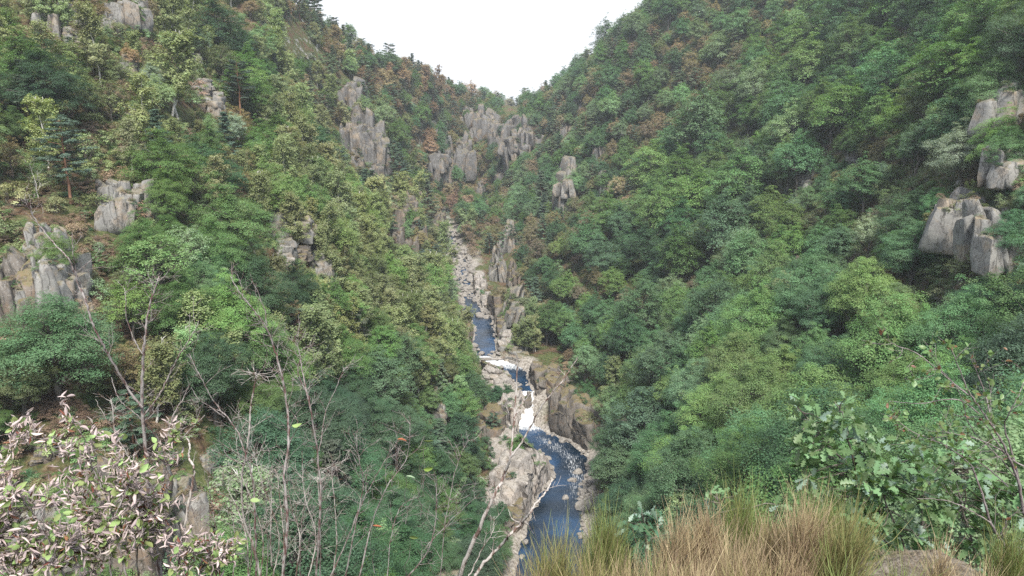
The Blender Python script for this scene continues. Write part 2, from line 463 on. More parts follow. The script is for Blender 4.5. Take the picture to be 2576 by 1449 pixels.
# in (across, up) tangent space: distance of the ground along each line of sight
BA0, BA1, BE0, BE1, BW, BH = -.86, .86, -1.0, .30, 860, 650
colA = (np.linspace(BA0, BA1, BW) - aa[0]) / (aa[1] - aa[0])
ci = np.clip(colA.round().astype(int), 0, na - 1)
hm = np.maximum.accumulate(EG[:, ci], axis=0)        # running horizon
rowsE = np.linspace(BE0, BE1, BH)
GD = np.full((BH, BW), 1e9)
Yl = np.exp(ll)
for c in range(BW):
    k = np.searchsorted(hm[:, c], rowsE)
    GD[:, c] = np.where(k < nl, Yl[np.minimum(k, nl - 1)], 1e9)
def hit(px, py, lift=0.0):
    """where the line of sight meets a surface 'lift' metres above the ground"""
    a, e = ae(px, py)
    ys = np.exp(np.linspace(math.log(40), math.log(1500), 700))
    g_ = height(a * ys, ys) + lift
    ok = np.nonzero(g_ >= CAMZ + e * ys)[0]
    k = ok[0] if len(ok) else 699
    Y = ys[k]
    return np.array([a * Y, Y, g_[k] - lift])

# water: ribbon, finely divided so falls and riffles have shape
ys = np.concatenate([np.arange(100, 222, 1.0), np.arange(222, 243, .3), np.arange(243, YE + 4, .8)])
L_, R_, Z_ = river(ys)
nc = 26
t = np.linspace(0, 1, nc)
Wx = (L_ - 1.6)[:, None] * (1 - t) + (R_ + 1.6)[:, None] * t
Wy = np.repeat(ys[:, None], nc, 1)
Wz = np.repeat(Z_[:, None], nc, 1)
gr = np.abs(np.gradient(Z_, ys))
P3 = np.stack([Wx.ravel(), Wy.ravel(), Wz.ravel()], 1)
nz = fbm(P3 / 1.1, 31, 3).reshape(Wx.shape)
slope = np.clip(np.convolve(gr, np.ones(5) / 5, 'same'), 0, 1)
Wz = Wz + nz * (.05 + .9 * np.minimum(slope, .35))[:, None]
foam = np.clip(-.05 + slope * 2.2, 0, np.where(ys > 340, .30, .62))[:, None] * np.ones(nc)
foam += .55 * np.exp(-((ys - 226.5) / 3.2) ** 2)[:, None]                     # churned foot of the fall
drift = np.exp(-(((t[None] - (.62 + .12 * np.sin(ys / 9))[:, None])) / .32) ** 2)
foam += drift * (np.clip((ys - 150) / 40, 0, 1) * np.clip((226 - ys) / 8, 0, 1) * .40)[:, None]
foam += .32 * np.exp(-((ys - 332) / 3) ** 2)[:, None] + .3 * np.exp(-((ys - 262) / 6) ** 2)[:, None]
idx = np.arange(len(ys) * nc).reshape(len(ys), nc)
fc = np.stack([idx[:-1, :-1], idx[:-1, 1:], idx[1:, 1:], idx[1:, :-1]], -1).reshape(-1, 4)
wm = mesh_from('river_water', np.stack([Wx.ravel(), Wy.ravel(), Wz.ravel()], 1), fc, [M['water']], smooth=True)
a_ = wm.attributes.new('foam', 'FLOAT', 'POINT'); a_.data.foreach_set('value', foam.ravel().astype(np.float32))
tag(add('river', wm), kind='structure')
# ------------------------------------------------------------------ plant builders
class MB:
    def __init__(s): s.v = []; s.f = []; s.n = 0
    def quads(s, v, f):
        s.v.append(np.asarray(v, float)); s.f.append(np.asarray(f, int) + s.n); s.n += len(v)
    def tube(s, pts, rad, sides=5):
        pts = np.asarray(pts, float); n = len(pts)
        rad = np.broadcast_to(np.asarray(rad, float), (n,)) if np.ndim(rad) else np.full(n, rad)
        d = np.gradient(pts, axis=0); d /= np.linalg.norm(d, axis=1)[:, None] + 1e-9
        ref = np.array([0, 0, 1.]) if abs(d[:, 2]).mean() < .8 else np.array([1., 0, 0])
        u = np.cross(d, ref); u /= np.linalg.norm(u, axis=1)[:, None] + 1e-9
        w = np.cross(d, u)
        an = np.arange(sides) * 2 * PI / sides
        v = pts[:, None] + rad[:, None, None] * (np.cos(an)[None, :, None] * u[:, None] + np.sin(an)[None, :, None] * w[:, None])
        i = np.arange(n - 1)[:, None] * sides; j = np.arange(sides)[None]; k = (j + 1) % sides
        f = np.stack([i + j, i + k, i + sides + k, i + sides + j], -1).reshape(-1, 4)
        s.quads(v.reshape(-1, 3), f)
    def mesh(s, name, mat, smooth=True):
        return mesh_from(name, np.concatenate(s.v), np.concatenate(s.f), [mat], smooth)
def bend(rng, a, b, n=5, wob=.08, sag=0.0):
    a = np.asarray(a, float); b = np.asarray(b, float)
    t = np.linspace(0, 1, n)[:, None]; L = np.linalg.norm(b - a)
    p = a * (1 - t) + b * t
    p[1:-1] += rng.normal(0, wob * L, (n - 2, 3)) * .5
    p[:, 2] += sag * L * (np.sin(PI * t[:, 0]))
    return p
def unit(v): return v / (np.linalg.norm(v, axis=-1, keepdims=True) + 1e-9)
def leaves_mesh(name, C, Nrm, size, rng, mat, lv, aspect=.62, dirs=None):
    """one four-cornered leaf per point"""
    n = len(C)
    Nrm = unit(Nrm)
    r = rng.normal(size=(n, 3)) if dirs is None else dirs + rng.normal(size=(n, 3)) * .25
    u = unit(r - Nrm * (r * Nrm).sum(1)[:, None]); w = np.cross(Nrm, u)
    L = size[:, None] * .5; W = L * aspect
    fold = Nrm * L * .25
    v = np.stack([C - u * L - fold, C - w * W + u * L * .1, C + u * L - fold, C + w * W + u * L * .1], 1).reshape(-1, 3)
    f = np.arange(4 * n).reshape(-1, 4)
    me = mesh_from(name, v, f, [mat])
    a = me.attributes.new('lv', 'FLOAT', 'FACE'); a.data.foreach_set('value', np.clip(lv, 0, 1).astype(np.float32))
    return me

def clumped(rng, centers, radii, flat, per, out_c, up=.9, leaf=.26, horiz=.5):
    """leaf points scattered over the tops and sides of small clumps"""
    k = len(centers)
    n = k * per
    d = unit(rng.normal(size=(n, 3)))
    d[:, 2] = np.where(rng.random(n) < .72, np.abs(d[:, 2]), d[:, 2])
    rr = rng.random(n) ** .35
    ci = np.repeat(np.arange(k), per)
    C = centers[ci] + d * (radii[ci] * rr)[:, None] * np.array([1, 1, flat])
    outw = unit(centers[ci] - out_c)
    Nn = d * (1 - horiz) * .9 + outw * .6 + np.array([0, 0, 1.]) * up + rng.normal(size=(n, 3)) * .30
    cl = rng.random(k)
    lv = .5 + (cl[ci] - .5) * .5 + rng.normal(0, .14, n)
    size = leaf * rng.uniform(.7, 1.35, n)
    return C, Nn, size, lv

def make_broadleaf(seed, h=14, rx=.36, z0=.16, style='oak', dens=1.0, leaf=.27, per=42):
    rng = np.random.default_rng(seed)
    lean = rng.normal(0, .035, 2) * h
    tb = MB()
    top = np.array([lean[0], lean[1], h * .82])
    tr = bend(rng, (0, 0, -1.2), top, 7, .03)
    tb.tube(tr, np.linspace(.026 * h, .005 * h, 7), 6)
    nl_ = rng.integers(15, 19)
    zc = (z0 + 1) / 2 * h; rz = (1 - z0) / 2 * h * .9
    cen = []; rad = []
    lob = []
    for i in range(nl_ + 3):
        ang = i * 2.4 + rng.uniform(-.4, .4); q = (i + .5) / (nl_ + 3)
        ph = math.acos(1 - 2 * q * .86)
        s = rng.uniform(.50, .80)
        lx = math.sin(ph) * math.cos(ang) * rx * h * s; ly = math.sin(ph) * math.sin(ang) * rx * h * s
        lz = zc + math.cos(ph) * rz * s * 1.05
        lob.append((lx + lean[0] * lz / h, ly + lean[1] * lz / h, lz, rng.uniform(.12, .185) * h))
    for (x, y, z, R) in lob:
        b0 = tr[np.argmin(abs(tr[:, 2] - max(z - rng.uniform(.12, .25) * h, .18 * h)))]
        pth = bend(rng, b0, (x, y, z), 5, .10, .06)
        tb.tube(pth, np.linspace(.009 * h, .003 * h, 5), 4)
        m_ = int(17 * dens)
        d = unit(rng.normal(size=(m_, 3))); d[:, 2] = np.where(rng.random(m_) < .75, np.abs(d[:, 2]), d[:, 2])
        fl = .55 if style == 'beech' else .85
        c = np.array([x, y, z]) + d * R * rng.uniform(.75, 1.1, m_)[:, None] * np.array([1, 1, fl])
        cen.append(c); rad.append(rng.uniform(.045, .085, m_) * h)
        for q in c[:6]:
            tb.tube(bend(rng, pth[rng.integers(2, 5)], q, 3, .1), [.0028 * h, .002 * h, .001 * h], 3)
    for q in range(3):          # leading shoots above the dome
        m_ = int(12 * dens)
        c = np.array([lean[0] + rng.normal(0, .05) * h, lean[1] + rng.normal(0, .05) * h, h * rng.uniform(.9, .97)]) + rng.normal(0, .045 * h, (m_, 3)) * [1, 1, 1.6]
        cen.append(c); rad.append(rng.uniform(.03, .055, m_) * h)
    cen = np.concatenate(cen); rad = np.concatenate(rad)
    flat = .7 if style == 'beech' else .9
    C, Nn, sz, lv = clumped(rng, cen, rad, flat, per, np.array([lean[0] * .6, lean[1] * .6, zc - rz * .4]), up=.75 if style == 'beech' else .55,
                            leaf=leaf, horiz=.55 if style == 'beech' else .3)
    if style == 'beech':     # sprays dip outwards
        rr = np.linalg.norm(C[:, :2] - lean * .6, axis=1)
        C[:, 2] -= (rr / (rx * h)) ** 2 * .05 * h
    return tb.mesh('trunk', M['bark']), leaves_mesh('crown', C, Nn, sz, rng, M['leaf'], lv), h
def make_birch(seed, h=13, stems=1, dens=1.0):
    rng = np.random.default_rng(seed)
    tb = MB(); cen = []; rad = []
    for s in range(stems):
        bx = rng.normal(0, .03 * h, 2) if stems > 1 else np.zeros(2)
        tx = bx + rng.normal(0, .05 + .06 * (stems > 1), 2) * h
        tr = bend(rng, (bx[0], bx[1], -1), (tx[0], tx[1], h), 8, .02)
        tb.tube(tr, np.linspace(.012 * h, .0025 * h, 8), 5)
        nb = int(44 / stems ** .5)
        for i in range(nb):
            q = rng.uniform(.18, .99); z = q * h
            c0 = np.array([np.interp(z, tr[:, 2], tr[:, 0]), np.interp(z, tr[:, 2], tr[:, 1]), z])
            ang = rng.uniform(0, 2 * PI); R = h * .21 * (1.05 - q) ** .5 * rng.uniform(.45, 1.1)
            e = c0 + np.array([math.cos(ang) * R, math.sin(ang) * R, R * .55])
            pth = bend(rng, c0 - [0, 0, .3], e, 4, .06, .06)
            tb.tube(pth, np.linspace(.004 * h, .001 * h, 4), 3)
            for k in range(7):
                cc = pth[rng.integers(1, 4)] + rng.normal(0, .035 * h, 3) + np.array([0, 0, -.02 * h])
                cen.append(cc); rad.append(rng.uniform(.028, .05) * h)
    cen = np.array(cen); rad = np.array(rad)
    C, Nn, sz, lv = clumped(rng, cen, rad, 1.35, int(30 * dens), np.array([0, 0, h * .5]), up=.35, leaf=.23, horiz=.1)
    return tb.mesh('trunk', M['birchbark']), leaves_mesh('crown', C, Nn, sz, rng, M['leaf'], lv, .75), h
def make_pine(seed, h=13, conical=False):
    rng = np.random.default_rng(seed)
    tb = MB(); lean = rng.normal(0, .03, 2) * h
    tr = bend(rng, (0, 0, -1), (lean[0], lean[1], h * .97), 8, .02)
    tb.tube(tr, np.linspace(.018 * h, .004 * h, 8), 6)
    cen = []; rad = []
    z0 = .15 if conical else .32
    nb = 46 if conical else 34
    for i in range(nb):
        q = z0 + (1 - z0) * (i + rng.random()) / nb; z = q * h
        c0 = np.array([np.interp(z, tr[:, 2], tr[:, 0]), np.interp(z, tr[:, 2], tr[:, 1]), z])
        ang = i * 2.4 + rng.uniform(-.5, .5)
        prof = (1.02 - q) * .34 if conical else (.30 * math.sin(PI * min(1, (1.02 - q) / (1 - z0) * .62 + .12)))
        R = h * prof * rng.uniform(.6, 1.15)
        e = c0 + np.array([math.cos(ang) * R, math.sin(ang) * R, R * rng.uniform(.0, .25)])
        pth = bend(rng, c0, e, 4, .05, -.04)
        tb.tube(pth, np.linspace(.005 * h, .0015 * h, 4), 3)
        for k in range(6):
            t = rng.uniform(.35, 1.0)
            cc = c0 + (e - c0) * t + rng.normal(0, .02 * h, 3) * [1, 1, .3]
            cen.append(cc); rad.append(rng.uniform(.03, .055) * h * (.8 if conical else 1))
    cen = np.array(cen); rad = np.array(rad)
    C, Nn, sz, lv = clumped(rng, cen, rad, .45, 52, np.array([0, 0, h * .4]), up=.5, leaf=.30, horiz=.2)
    return tb.mesh('trunk', M['pinebark']), leaves_mesh('crown', C, Nn, sz, rng, M['needle'], lv, .34), h
def make_snag(seed, h=9):
    rng = np.random.default_rng(seed)
    tb = MB()
    def rec(p, d, L, r, lev):
        q = p + unit(d) * L
        pth = bend(rng, p, q, 5, .07, .03)
        tb.tube(pth, np.linspace(r, r * .5, 5), 4)
        if lev == 0: return
        for k in range(4 if lev > 1 else 3):
            t = rng.integers(2, 5)
            rec(pth[t], unit(d) + rng.normal(0, .55, 3) + np.array([0, 0, .15]), L * rng.uniform(.45, .7), r * .5, lev - 1)
    rec(np.array([0, 0, -.6]), np.array([rng.normal(0, .1), rng.normal(0, .1), 1]), h * .5, .013 * h, 3)
    return tb.mesh('snag', M['deadwood'])
def make_shrub(seed, h=2.6, w=1.7, leaf=.15, n=34, per=40):
    rng = np.random.default_rng(seed)
    tb = MB(); cen = []; rad = []
    for i in range(n):
        ang = rng.uniform(0, 2 * PI); ph = math.acos(rng.uniform(.05, 1))
        R = rng.uniform(.7, 1.05)
        c = np.array([math.sin(ph) * math.cos(ang) * w * R, math.sin(ph) * math.sin(ang) * w * R, .15 * h + math.cos(ph) * h * .8 * R])
        cen.append(c); rad.append(rng.uniform(.14, .26) * h)
        if i < 16: tb.tube(bend(rng, (rng.normal(0, .1), rng.normal(0, .1), -.4), c, 4, .06), [.05, .035, .02, .01], 3)
    C, Nn, sz, lv = clumped(rng, np.array(cen), np.array(rad), .8, per, np.array([0, 0, 0.]), up=.6, leaf=leaf, horiz=.35)
    return tb.mesh('stems', M['bark']), leaves_mesh('foliage', C, Nn, sz, rng, M['shrubleaf'], lv, .7), h

PROTO = {
    'beech': [make_broadleaf(s, 14, rx, .08, 'beech') for s, rx in ((1, .33), (2, .37), (3, .30), (4, .35))],
    'oak': [make_broadleaf(s, 14, rx, .13, 'oak') for s, rx in ((11, .34), (12, .39), (13, .31), (14, .36))],
    'ash': [make_broadleaf(s, 14, rx, .16, 'ash', .85, .24) for s, rx in ((21, .34), (22, .37), (23, .32))],
    'thin': [make_broadleaf(s, 12, rx, .2, 'oak', .5, .24) for s, rx in ((31, .36), (32, .33))],
    'birch': [make_birch(41), make_birch(42, 13, 3), make_birch(43, 13, 1, .8), make_birch(44, 13, 2)],
    'pine': [make_pine(51), make_pine(52), make_pine(53, 13, True), make_pine(54, 13, True)],
    'shrub': [make_shrub(61), make_shrub(62, 2.2, 1.9), make_shrub(63, 3.0, 1.5)],
}
for k_, st_, rxs in (('beech', 'beech', (.34, .37)), ('oak', 'oak', (.34, .38)), ('ash', 'ash', (.33, .35))):
    PROTO[k_ + '_near'] = [make_broadleaf(80 + i + len(k_), 14, rx_, .12, st_, 1.1, .155, 115) for i, rx_ in enumerate(rxs)]
SNAG = [make_snag(71), make_snag(72), make_snag(73)]
# ------------------------------------------------------------------ rocks
def cube_grid(n):
    V = []; Fc = []; k = 0
    t = np.linspace(-1, 1, n + 1)
    a, b = np.meshgrid(t, t); a = a.ravel(); b = b.ravel(); o = np.ones_like(a)
    for ax in range(3):
        for s in (-1, 1):
            P = np.zeros((len(a), 3)); P[:, ax] = o * s; P[:, (ax + 1) % 3] = a * (s); P[:, (ax + 2) % 3] = b
            V.append(P)
            i = np.arange((n + 1) ** 2).reshape(n + 1, n + 1)
            Fc.append(np.stack([i[:-1, :-1], i[:-1, 1:], i[1:, 1:], i[1:, :-1]], -1).reshape(-1, 4) + k)
            k += len(a)
    return np.concatenate(V), np.concatenate(Fc)
def crag_mesh(seed, w, d, h, style='column', mat='rock', n=34, tilt=.0, col=None, taper=.0):
    """jointed rock: angular blocks and pillars grown into one another, stepping back up the slope"""
    rng = np.random.default_rng(seed)
    P, Fb = cube_grid(7)
    D0 = unit(P)
    k = {'column': .26, 'wall': .40, 'block': .50, 'slab': .55}[style] * (.8 if n > 40 else 1)
    c = max(.7, min(w, h) * k)
    nx = int(np.clip(round(w / c), 2, 8)); ny = 3
    nz = {'column': 1, 'wall': 1, 'block': 2, 'slab': int(np.clip(round(h / c * 1.6), 2, 4))}[style]
    if style == 'column' and h > 2.5 * w: nz = 2
    V = []; Fc = []; nv = 0
    box = np.array([[1, 0, 0], [-1, 0, 0], [0, 1, 0], [0, -1, 0], [0, 0, 1], [0, 0, -1]], float)
    for iy in range(ny):
        for ix in range(nx):
            x = ((ix + .5 + (iy % 2) * .4 - .2 + rng.uniform(-.22, .22)) / nx - .5) * w
            y = (-.5 + (iy + .4) / ny) * d + rng.uniform(-.1, .1) * d / ny
            env = 1 - abs(2 * x / w) ** 2.4 * rng.uniform(.05, .5)
            step = {'column': .62, 'wall': .86, 'block': .66, 'slab': .5}[style]
            top = h * env * (step + (1 - step) * iy / (ny - 1)) * rng.uniform(.84, 1.10)
            for iz in range(nz):
                z0 = -.22 * h if iz == 0 else top * iz / nz - .06 * h
                z1 = top * (iz + 1) / nz + (.05 * h if iz < nz - 1 else 0)
                hx, hy, hz = w / nx * rng.uniform(.52, .86), d / ny * rng.uniform(.6, .85), (z1 - z0) * .5
                nr = unit(np.vstack([box + rng.normal(0, .13, (6, 3)), rng.normal(size=(7, 3))]))
                ds = np.concatenate([rng.uniform(.86, 1.05, 6), rng.uniform(.98, 1.35, 7)])
                dots = D0 @ nr.T
                r = np.where(dots > .05, ds / np.maximum(dots, .05), 9).min(1)
                X = D0 * np.minimum(r, 1.75)[:, None] * np.array([hx, hy, hz])
                an = rng.normal(0, .10); ca_, sa_ = math.cos(an), math.sin(an)
                X = np.stack([X[:, 0] * ca_ - X[:, 2] * sa_, X[:, 1], X[:, 0] * sa_ + X[:, 2] * ca_], 1)
                an = rng.normal(0, .35); ca_, sa_ = math.cos(an), math.sin(an)
                X = np.stack([X[:, 0] * ca_ - X[:, 1] * sa_, X[:, 0] * sa_ + X[:, 1] * ca_, X[:, 2]], 1)
                X += [x + (rng.uniform(-.16, .16) * w / nx if iz else 0), y - (rng.uniform(-.1, .2) * d / ny if iz else 0), (z0 + z1) / 2]
                V.append(X); Fc.append(Fb + nv); nv += len(X)
    X = np.concatenate(V); off = rng.uniform(0, 50, 3)
    X += unit(X - [0, d * .4, 0]) * (fbm(X / (c * .55) + off, seed, 4) * c * .055)[:, None]
    X[:, 0] += X[:, 2] * (tilt + .06 * math.sin(seed)); X[:, 1] += np.clip(X[:, 2], 0, None) * .12
    X[:, 0] *= 1 - taper * np.clip(X[:, 2] / h, 0, 1)
    return mesh_from('crag', X, np.concatenate(Fc), [M[mat]])
def boulder_mesh(seed, n=11, mat='boulder'):
    P, Fc = cube_grid(n)
    rng = np.random.default_rng(seed)
    D = unit(P)
    pl = unit(rng.normal(size=(13, 3))); ds = rng.uniform(.62, 1.0, 13)
    dots = D @ pl.T
    r = np.where(dots > .05, ds / np.maximum(dots, .05), 9).min(1)
    r = np.minimum(r, 1.15)
    X = D * r[:, None]
    X += D * (fbm(X * 2.2 + seed, seed, 3) * .06)[:, None]
    X *= np.array([1, rng.uniform(.65, .95), rng.uniform(.5, .75)])
    return mesh_from('boulder', X, Fc, [M[mat]])

KEEP = []          # things that must stay in view: (px0, py0, px1, py1, distance)
LAND = []          # landmarks that labels may refer to: (px, py, phrase)
def crag(px0, px1, py0, py1, label, style='column', mat='rock', seed=None, yaw=None, tilt=0., deep=1.0, name='crag', cat='rock outcrop', group=None,
         land=None, keep=True, grow=1.0, Y=None, n=34, col=None, taper=.08, lift=0., sub=None):
    cx = (px0 + px1) / 2
    seed = seed or int(px0 * 7 + py0 * 3)
    p = hit(cx, py1, .5) if Y is None else at(cx, py1, Y)
    k = math.hypot(1, 0) * p[1] / (CP * F)
    if (py1 <= 640 or px0 < 960) and mat != 'rock_far': grow *= .88
    w = (px1 - px0) * k * 1.0 * grow; h = (py1 - py0) * k * 1.06 * grow
    d = max(w * .8, h * 1.15) * deep
    yw = yaw if yaw is not None else -math.atan2(p[0], p[1]) * .6 + (seed % 7 - 3) * .08
    me = crag_mesh(seed, w, d, h, style, mat, n, tilt, col, taper)
    o = add(name, me, None, (p[0], p[1] + d * .40, p[2] - .04 * h + lift), (0, 0, yw))
    if py1 > 590 and 1120 < cx < 1520 and 'middle of the waterfall' not in label:      # bank rocks stop at the water's edge
        mw = Matrix.LocRotScale(o.location, o.rotation_euler, None); A = np.array(mw).copy()
        co = np.empty(len(me.vertices) * 3, dtype=np.float32); me.vertices.foreach_get('co', co); co = co.reshape(-1, 3)
        Wd = co @ A[:3, :3].T + A[:3, 3]
        rp = np.array(RIV)[::-1]
        l, r, zr = river(Wd[:, 1]); left = cx < np.interp((py0 + py1) / 2, rp[:, 0], (rp[:, 1] + rp[:, 2]) / 2)
        pen = (Wd[:, 0] - l) if left else (r - Wd[:, 0])
        sh_ = float(np.clip(np.percentile(pen[(Wd[:, 2] > zr)] if (Wd[:, 2] > zr).any() else pen, 93), 0, 6))
        o.location.x += -sh_ if left else sh_
        Wd[:, 0] += -sh_ if left else sh_; A[0, 3] += -sh_ if left else sh_
        for it in range(2):
            l, r, zr = river(Wd[:, 1]); mid = (l + r) / 2
            left = cx < np.interp((py0 + py1) / 2, rp[:, 0], (rp[:, 1] + rp[:, 2]) / 2)
            ins = (Wd[:, 0] > l) if left else (Wd[:, 0] < r)
            lim = l if left else r
            ins &= (Wd[:, 0] < r + 1) if left else (Wd[:, 0] > l - 1)
            jit = vnoise(Wd / 1.7, 77) * .9 + .5
            Wd[:, 0] = np.where(ins, lim + (-1 if left else 1) * jit + (Wd[:, 0] - lim) * .12, Wd[:, 0])
            px, py, f_ = project(Wd[:, 0], Wd[:, 1], Wd[:, 2])
            lp, rp_ = np.interp(py, rp[:, 0], rp[:, 1]), np.interp(py, rp[:, 0], rp[:, 2])
            e_ = (px > lp) & (px < rp_) & (py > rp[0, 0])
            tgt = lp - 1 if left else rp_ + 1
            Wd[:, 0] = np.where(e_, Wd[:, 0] + (tgt - px) * f_ / F, Wd[:, 0])
        co = (Wd - A[:3, 3]) @ A[:3, :3]
        me.vertices.foreach_set('co', co.astype(np.float32).ravel()); me.update()
    tag(o, label, cat, group)
    if keep: KEEP.append((px0 + (px1 - px0) * .08, py0 + (py1 - py0) * .04, px1 - (px1 - px0) * .08, py1 - (py1 - py0) * .22, p[1]))
    if land: LAND.append((cx, (py0 + py1) / 2, land))
    return o

# left slope, near
crag(96, 152, -14, 98, 'tall grey crag with a dark upright cleft beside its lower twin at top left', tilt=-.05, land='the cleft grey crag')
crag(146, 196, 30, 104, 'lower right-hand twin of the cleft grey crag at top left, with an undercut foot', 'block', land=None)
crag(246, 284, 16, 64, 'small broken grey crag leaning against the square-faced crag at the top edge')
crag(280, 345, -16, 62, 'square-faced pale grey crag cut off by the top edge, above birches', 'wall', land='the square-faced crag')
crag(296, 330, 128, 174, 'narrow grey slab standing among birches below the square-faced crag', 'block')
crag(470, 500, 130, 156, 'small pale ledge of rock above the three-stemmed birch', 'slab')
crag(474, 522, 186, 234, 'flat pale slab overhanging on the upper left slope beside a birch', 'slab', land='the overhanging pale slab')
crag(500, 550, 222, 286, 'rounded pale crag just below the flat overhanging slab', 'block')
crag(222, 304, 450, 560, 'broad rough crag with heath on top, left half of the split pair', 'column', land='the split pair of crags', tilt=.06)
crag(300, 360, 448, 552, 'smooth upright grey block, right half of the split pair', 'block', tilt=.12, deep=.7, grow=1.1)
crag(40, 158, 566, 716, 'high ledge of the big cliff at left edge with sunlit ochre top', 'column', 'rock', land='the big left-edge cliff', deep=.7, n=44)
crag(48, 150, 650, 800, 'smooth tan face in the middle of the big cliff at left edge', 'wall', 'rock', seed=911, deep=.6, n=44)
crag(-70, 62, 640, 815, 'dark mottled buttress of the big cliff cut by the left edge', 'column', 'rock_brown', deep=.7, n=44)
crag(146, 186, 640, 768, 'narrow leaning pillar at the right end of the big cliff at left edge', 'block', 'rock', tilt=-.1)
crag(296, 332, 646, 690, 'small grey knob in shrubs right of the big left-edge cliff', 'block')
crag(664, 780, 536, 606, 'grey crag overhanging a hollow on the middle left slope', 'block', land='the overhanging crag', tilt=.1, lift=1.0)
crag(694, 736, 594, 646, 'pale boulder propping the overhanging crag', 'block')
crag(766, 832, 622, 684, 'pointed pale rock right of the overhanging crag', 'block', tilt=-.15)
crag(728, 775, 612, 650, 'dark low rock in the hollow under the overhanging crag', 'slab', 'rock_brown')
crag(706, 736, 640, 668, 'small white boulder lying below the overhanging crag', 'block', 'rock_pale')
crag(500, 556, 1128, 1174, 'low grey rock in brown leaf litter behind the bare saplings', 'block', land='the litter-bank rock')
crag(360, 466, 1178, 1390, 'blocky grey cliff rising behind the withered shrub', 'wall', 'rock', n=44, land='the lower left cliff')
crag(176, 372, 1205, 1450, 'dark cliff with a cave hollow behind the withered shrub', 'column', 'rock_brown', n=44)
crag(-60, 182, 1268, 1480, 'grey cliff in the lower left corner behind withered leaves', 'column', 'rock', n=44)
crag(80, 130, 1110, 1150, 'slanting mossy slab above the brown litter bank', 'slab', 'rock_brown')
# second left spur
crag(856, 900, 196, 272, 'thin dark fin of rock high on the second left spur', 'column', 'rock_far', land='the thin rock fin')
crag(852, 896, 306, 362, 'small broken face at the left end of the far-left cliff band', 'column', 'rock_far')
crag(866, 930, 280, 392, 'upper step of the long grey cliff band on the second left spur', 'column', 'rock_far', deep=.7, land='the long cliff band')
crag(912, 972, 330, 424, 'lower step of the long grey cliff band with upright ribs', 'column', 'rock_far', deep=.7)
crag(992, 1040, 490, 570, 'broken brownish crag above the river bend on the left bank', 'column', 'rock_brown', land='the brownish left crag')
crag(1010, 1064, 560, 632, 'ribbed brown crag stepping down to the stony river head', 'column', 'rock_brown')
crag(1034, 1058, 464, 500, 'tiny leaning tooth of rock on the left spur edge', 'column', 'rock_far')
crag(975, 1010, 560, 618, 'dull brown rock half hidden by shrubs left of the river head', 'column', 'rock_brown')
# far left side
crag(1080, 1122, 344, 448, 'left one of two grey pillars on the far slope', 'column', 'rock_far', land='the two far pillars')
crag(1138, 1178, 342, 436, 'right one of two grey pillars on the far slope', 'column', 'rock_far')
crag(1156, 1196, 268, 312, 'pinkish crag below the far left ridge', 'column', 'rock_far')
crag(1200, 1250, 274, 346, 'long pinkish crag at the right end below the far left ridge', 'column', 'rock_far', land='the far pinkish crag')
crag(1268, 1302, 256, 292, 'small rock step right at the notch of the valley', 'column', 'rock_far', Y=900)
crag(1086, 1118, 530, 566, 'dull rock wall beside the head of the river', 'column', 'rock_brown')
crag(934, 962, 392, 440, 'lowest broken ribs at the foot of the long cliff band', 'column', 'rock_far')
crag(880, 912, 384, 420, 'small ribbed face hanging below the upper step of the long cliff band', 'column', 'rock_far')
crag(1236, 1272, 318, 372, 'low grey rib between the far pinkish crag and the cleft cliff', 'column', 'rock_far')
crag(1180, 1212, 312, 350, 'brownish step left below the far pinkish crag', 'column', 'rock_far')
crag(1108, 1140, 400, 462, 'shaded rock rib between and below the two far pillars', 'column', 'rock_brown')
# right spur
crag(1276, 1314, 304, 416, 'left half of the pale cleft cliff under the valley notch', 'column', 'rock_far', land='the cleft cliff under the notch')
crag(1308, 1342, 300, 396, 'right half of the pale cleft cliff under the valley notch', 'column', 'rock_far')
crag(1345, 1368, 338, 362, 'small rock step right of the cleft cliff', 'column', 'rock_far')
crag(1404, 1456, 388, 522, 'tall ribbed grey pillar on the right spur', 'column', 'rock', land='the ribbed pillar')
crag(1404, 1436, 298, 342, 'pale crag high on the right spur above a rusty tree', 'column', 'rock_far')
crag(1444, 1462, 248, 280, 'tiny upright stone near the right spur crest', 'column', 'rock_far')
crag(1492, 1516, 354, 398, 'narrow grey rib right of the ribbed pillar', 'column', 'rock_far')
crag(1506, 1534, 428, 484, 'low grey rib below the twiggy grey trees on the right spur', 'column', 'rock')
crag(1246, 1268, 422, 456, 'small grey tooth left below the cleft cliff', 'column', 'rock_far')
crag(1196, 1220, 460, 492, 'small ribbed rock in dark trees above the river head', 'column', 'rock_far')
crag(1262, 1300, 556, 628, 'broken ribs of rock on the right bank above the boulder run', 'column', 'rock', land='the broken ribs')
crag(1566, 1586, 594, 632, 'pale stone in brown litter on the right slope', 'block', 'rock')
crag(1238, 1270, 636, 706, 'slim upright pillar right of the boulder run', 'column', 'rock')
crag(1280, 1304, 664, 732, 'orange-stained fin of rock above the tall right-bank slab', 'column', 'rock_brown')
crag(1226, 1268, 732, 804, 'blocky brown-topped crag at the right bank pool', 'block', 'rock_brown')
crag(1270, 1306, 736, 836, 'tall pale slab leaning on the right bank above the pool', 'column', 'rock', tilt=.15, land='the leaning right-bank slab')
crag(1238, 1272, 800, 846, 'water-worn grey rock between leaning slab and pool', 'block', 'rock_brown')
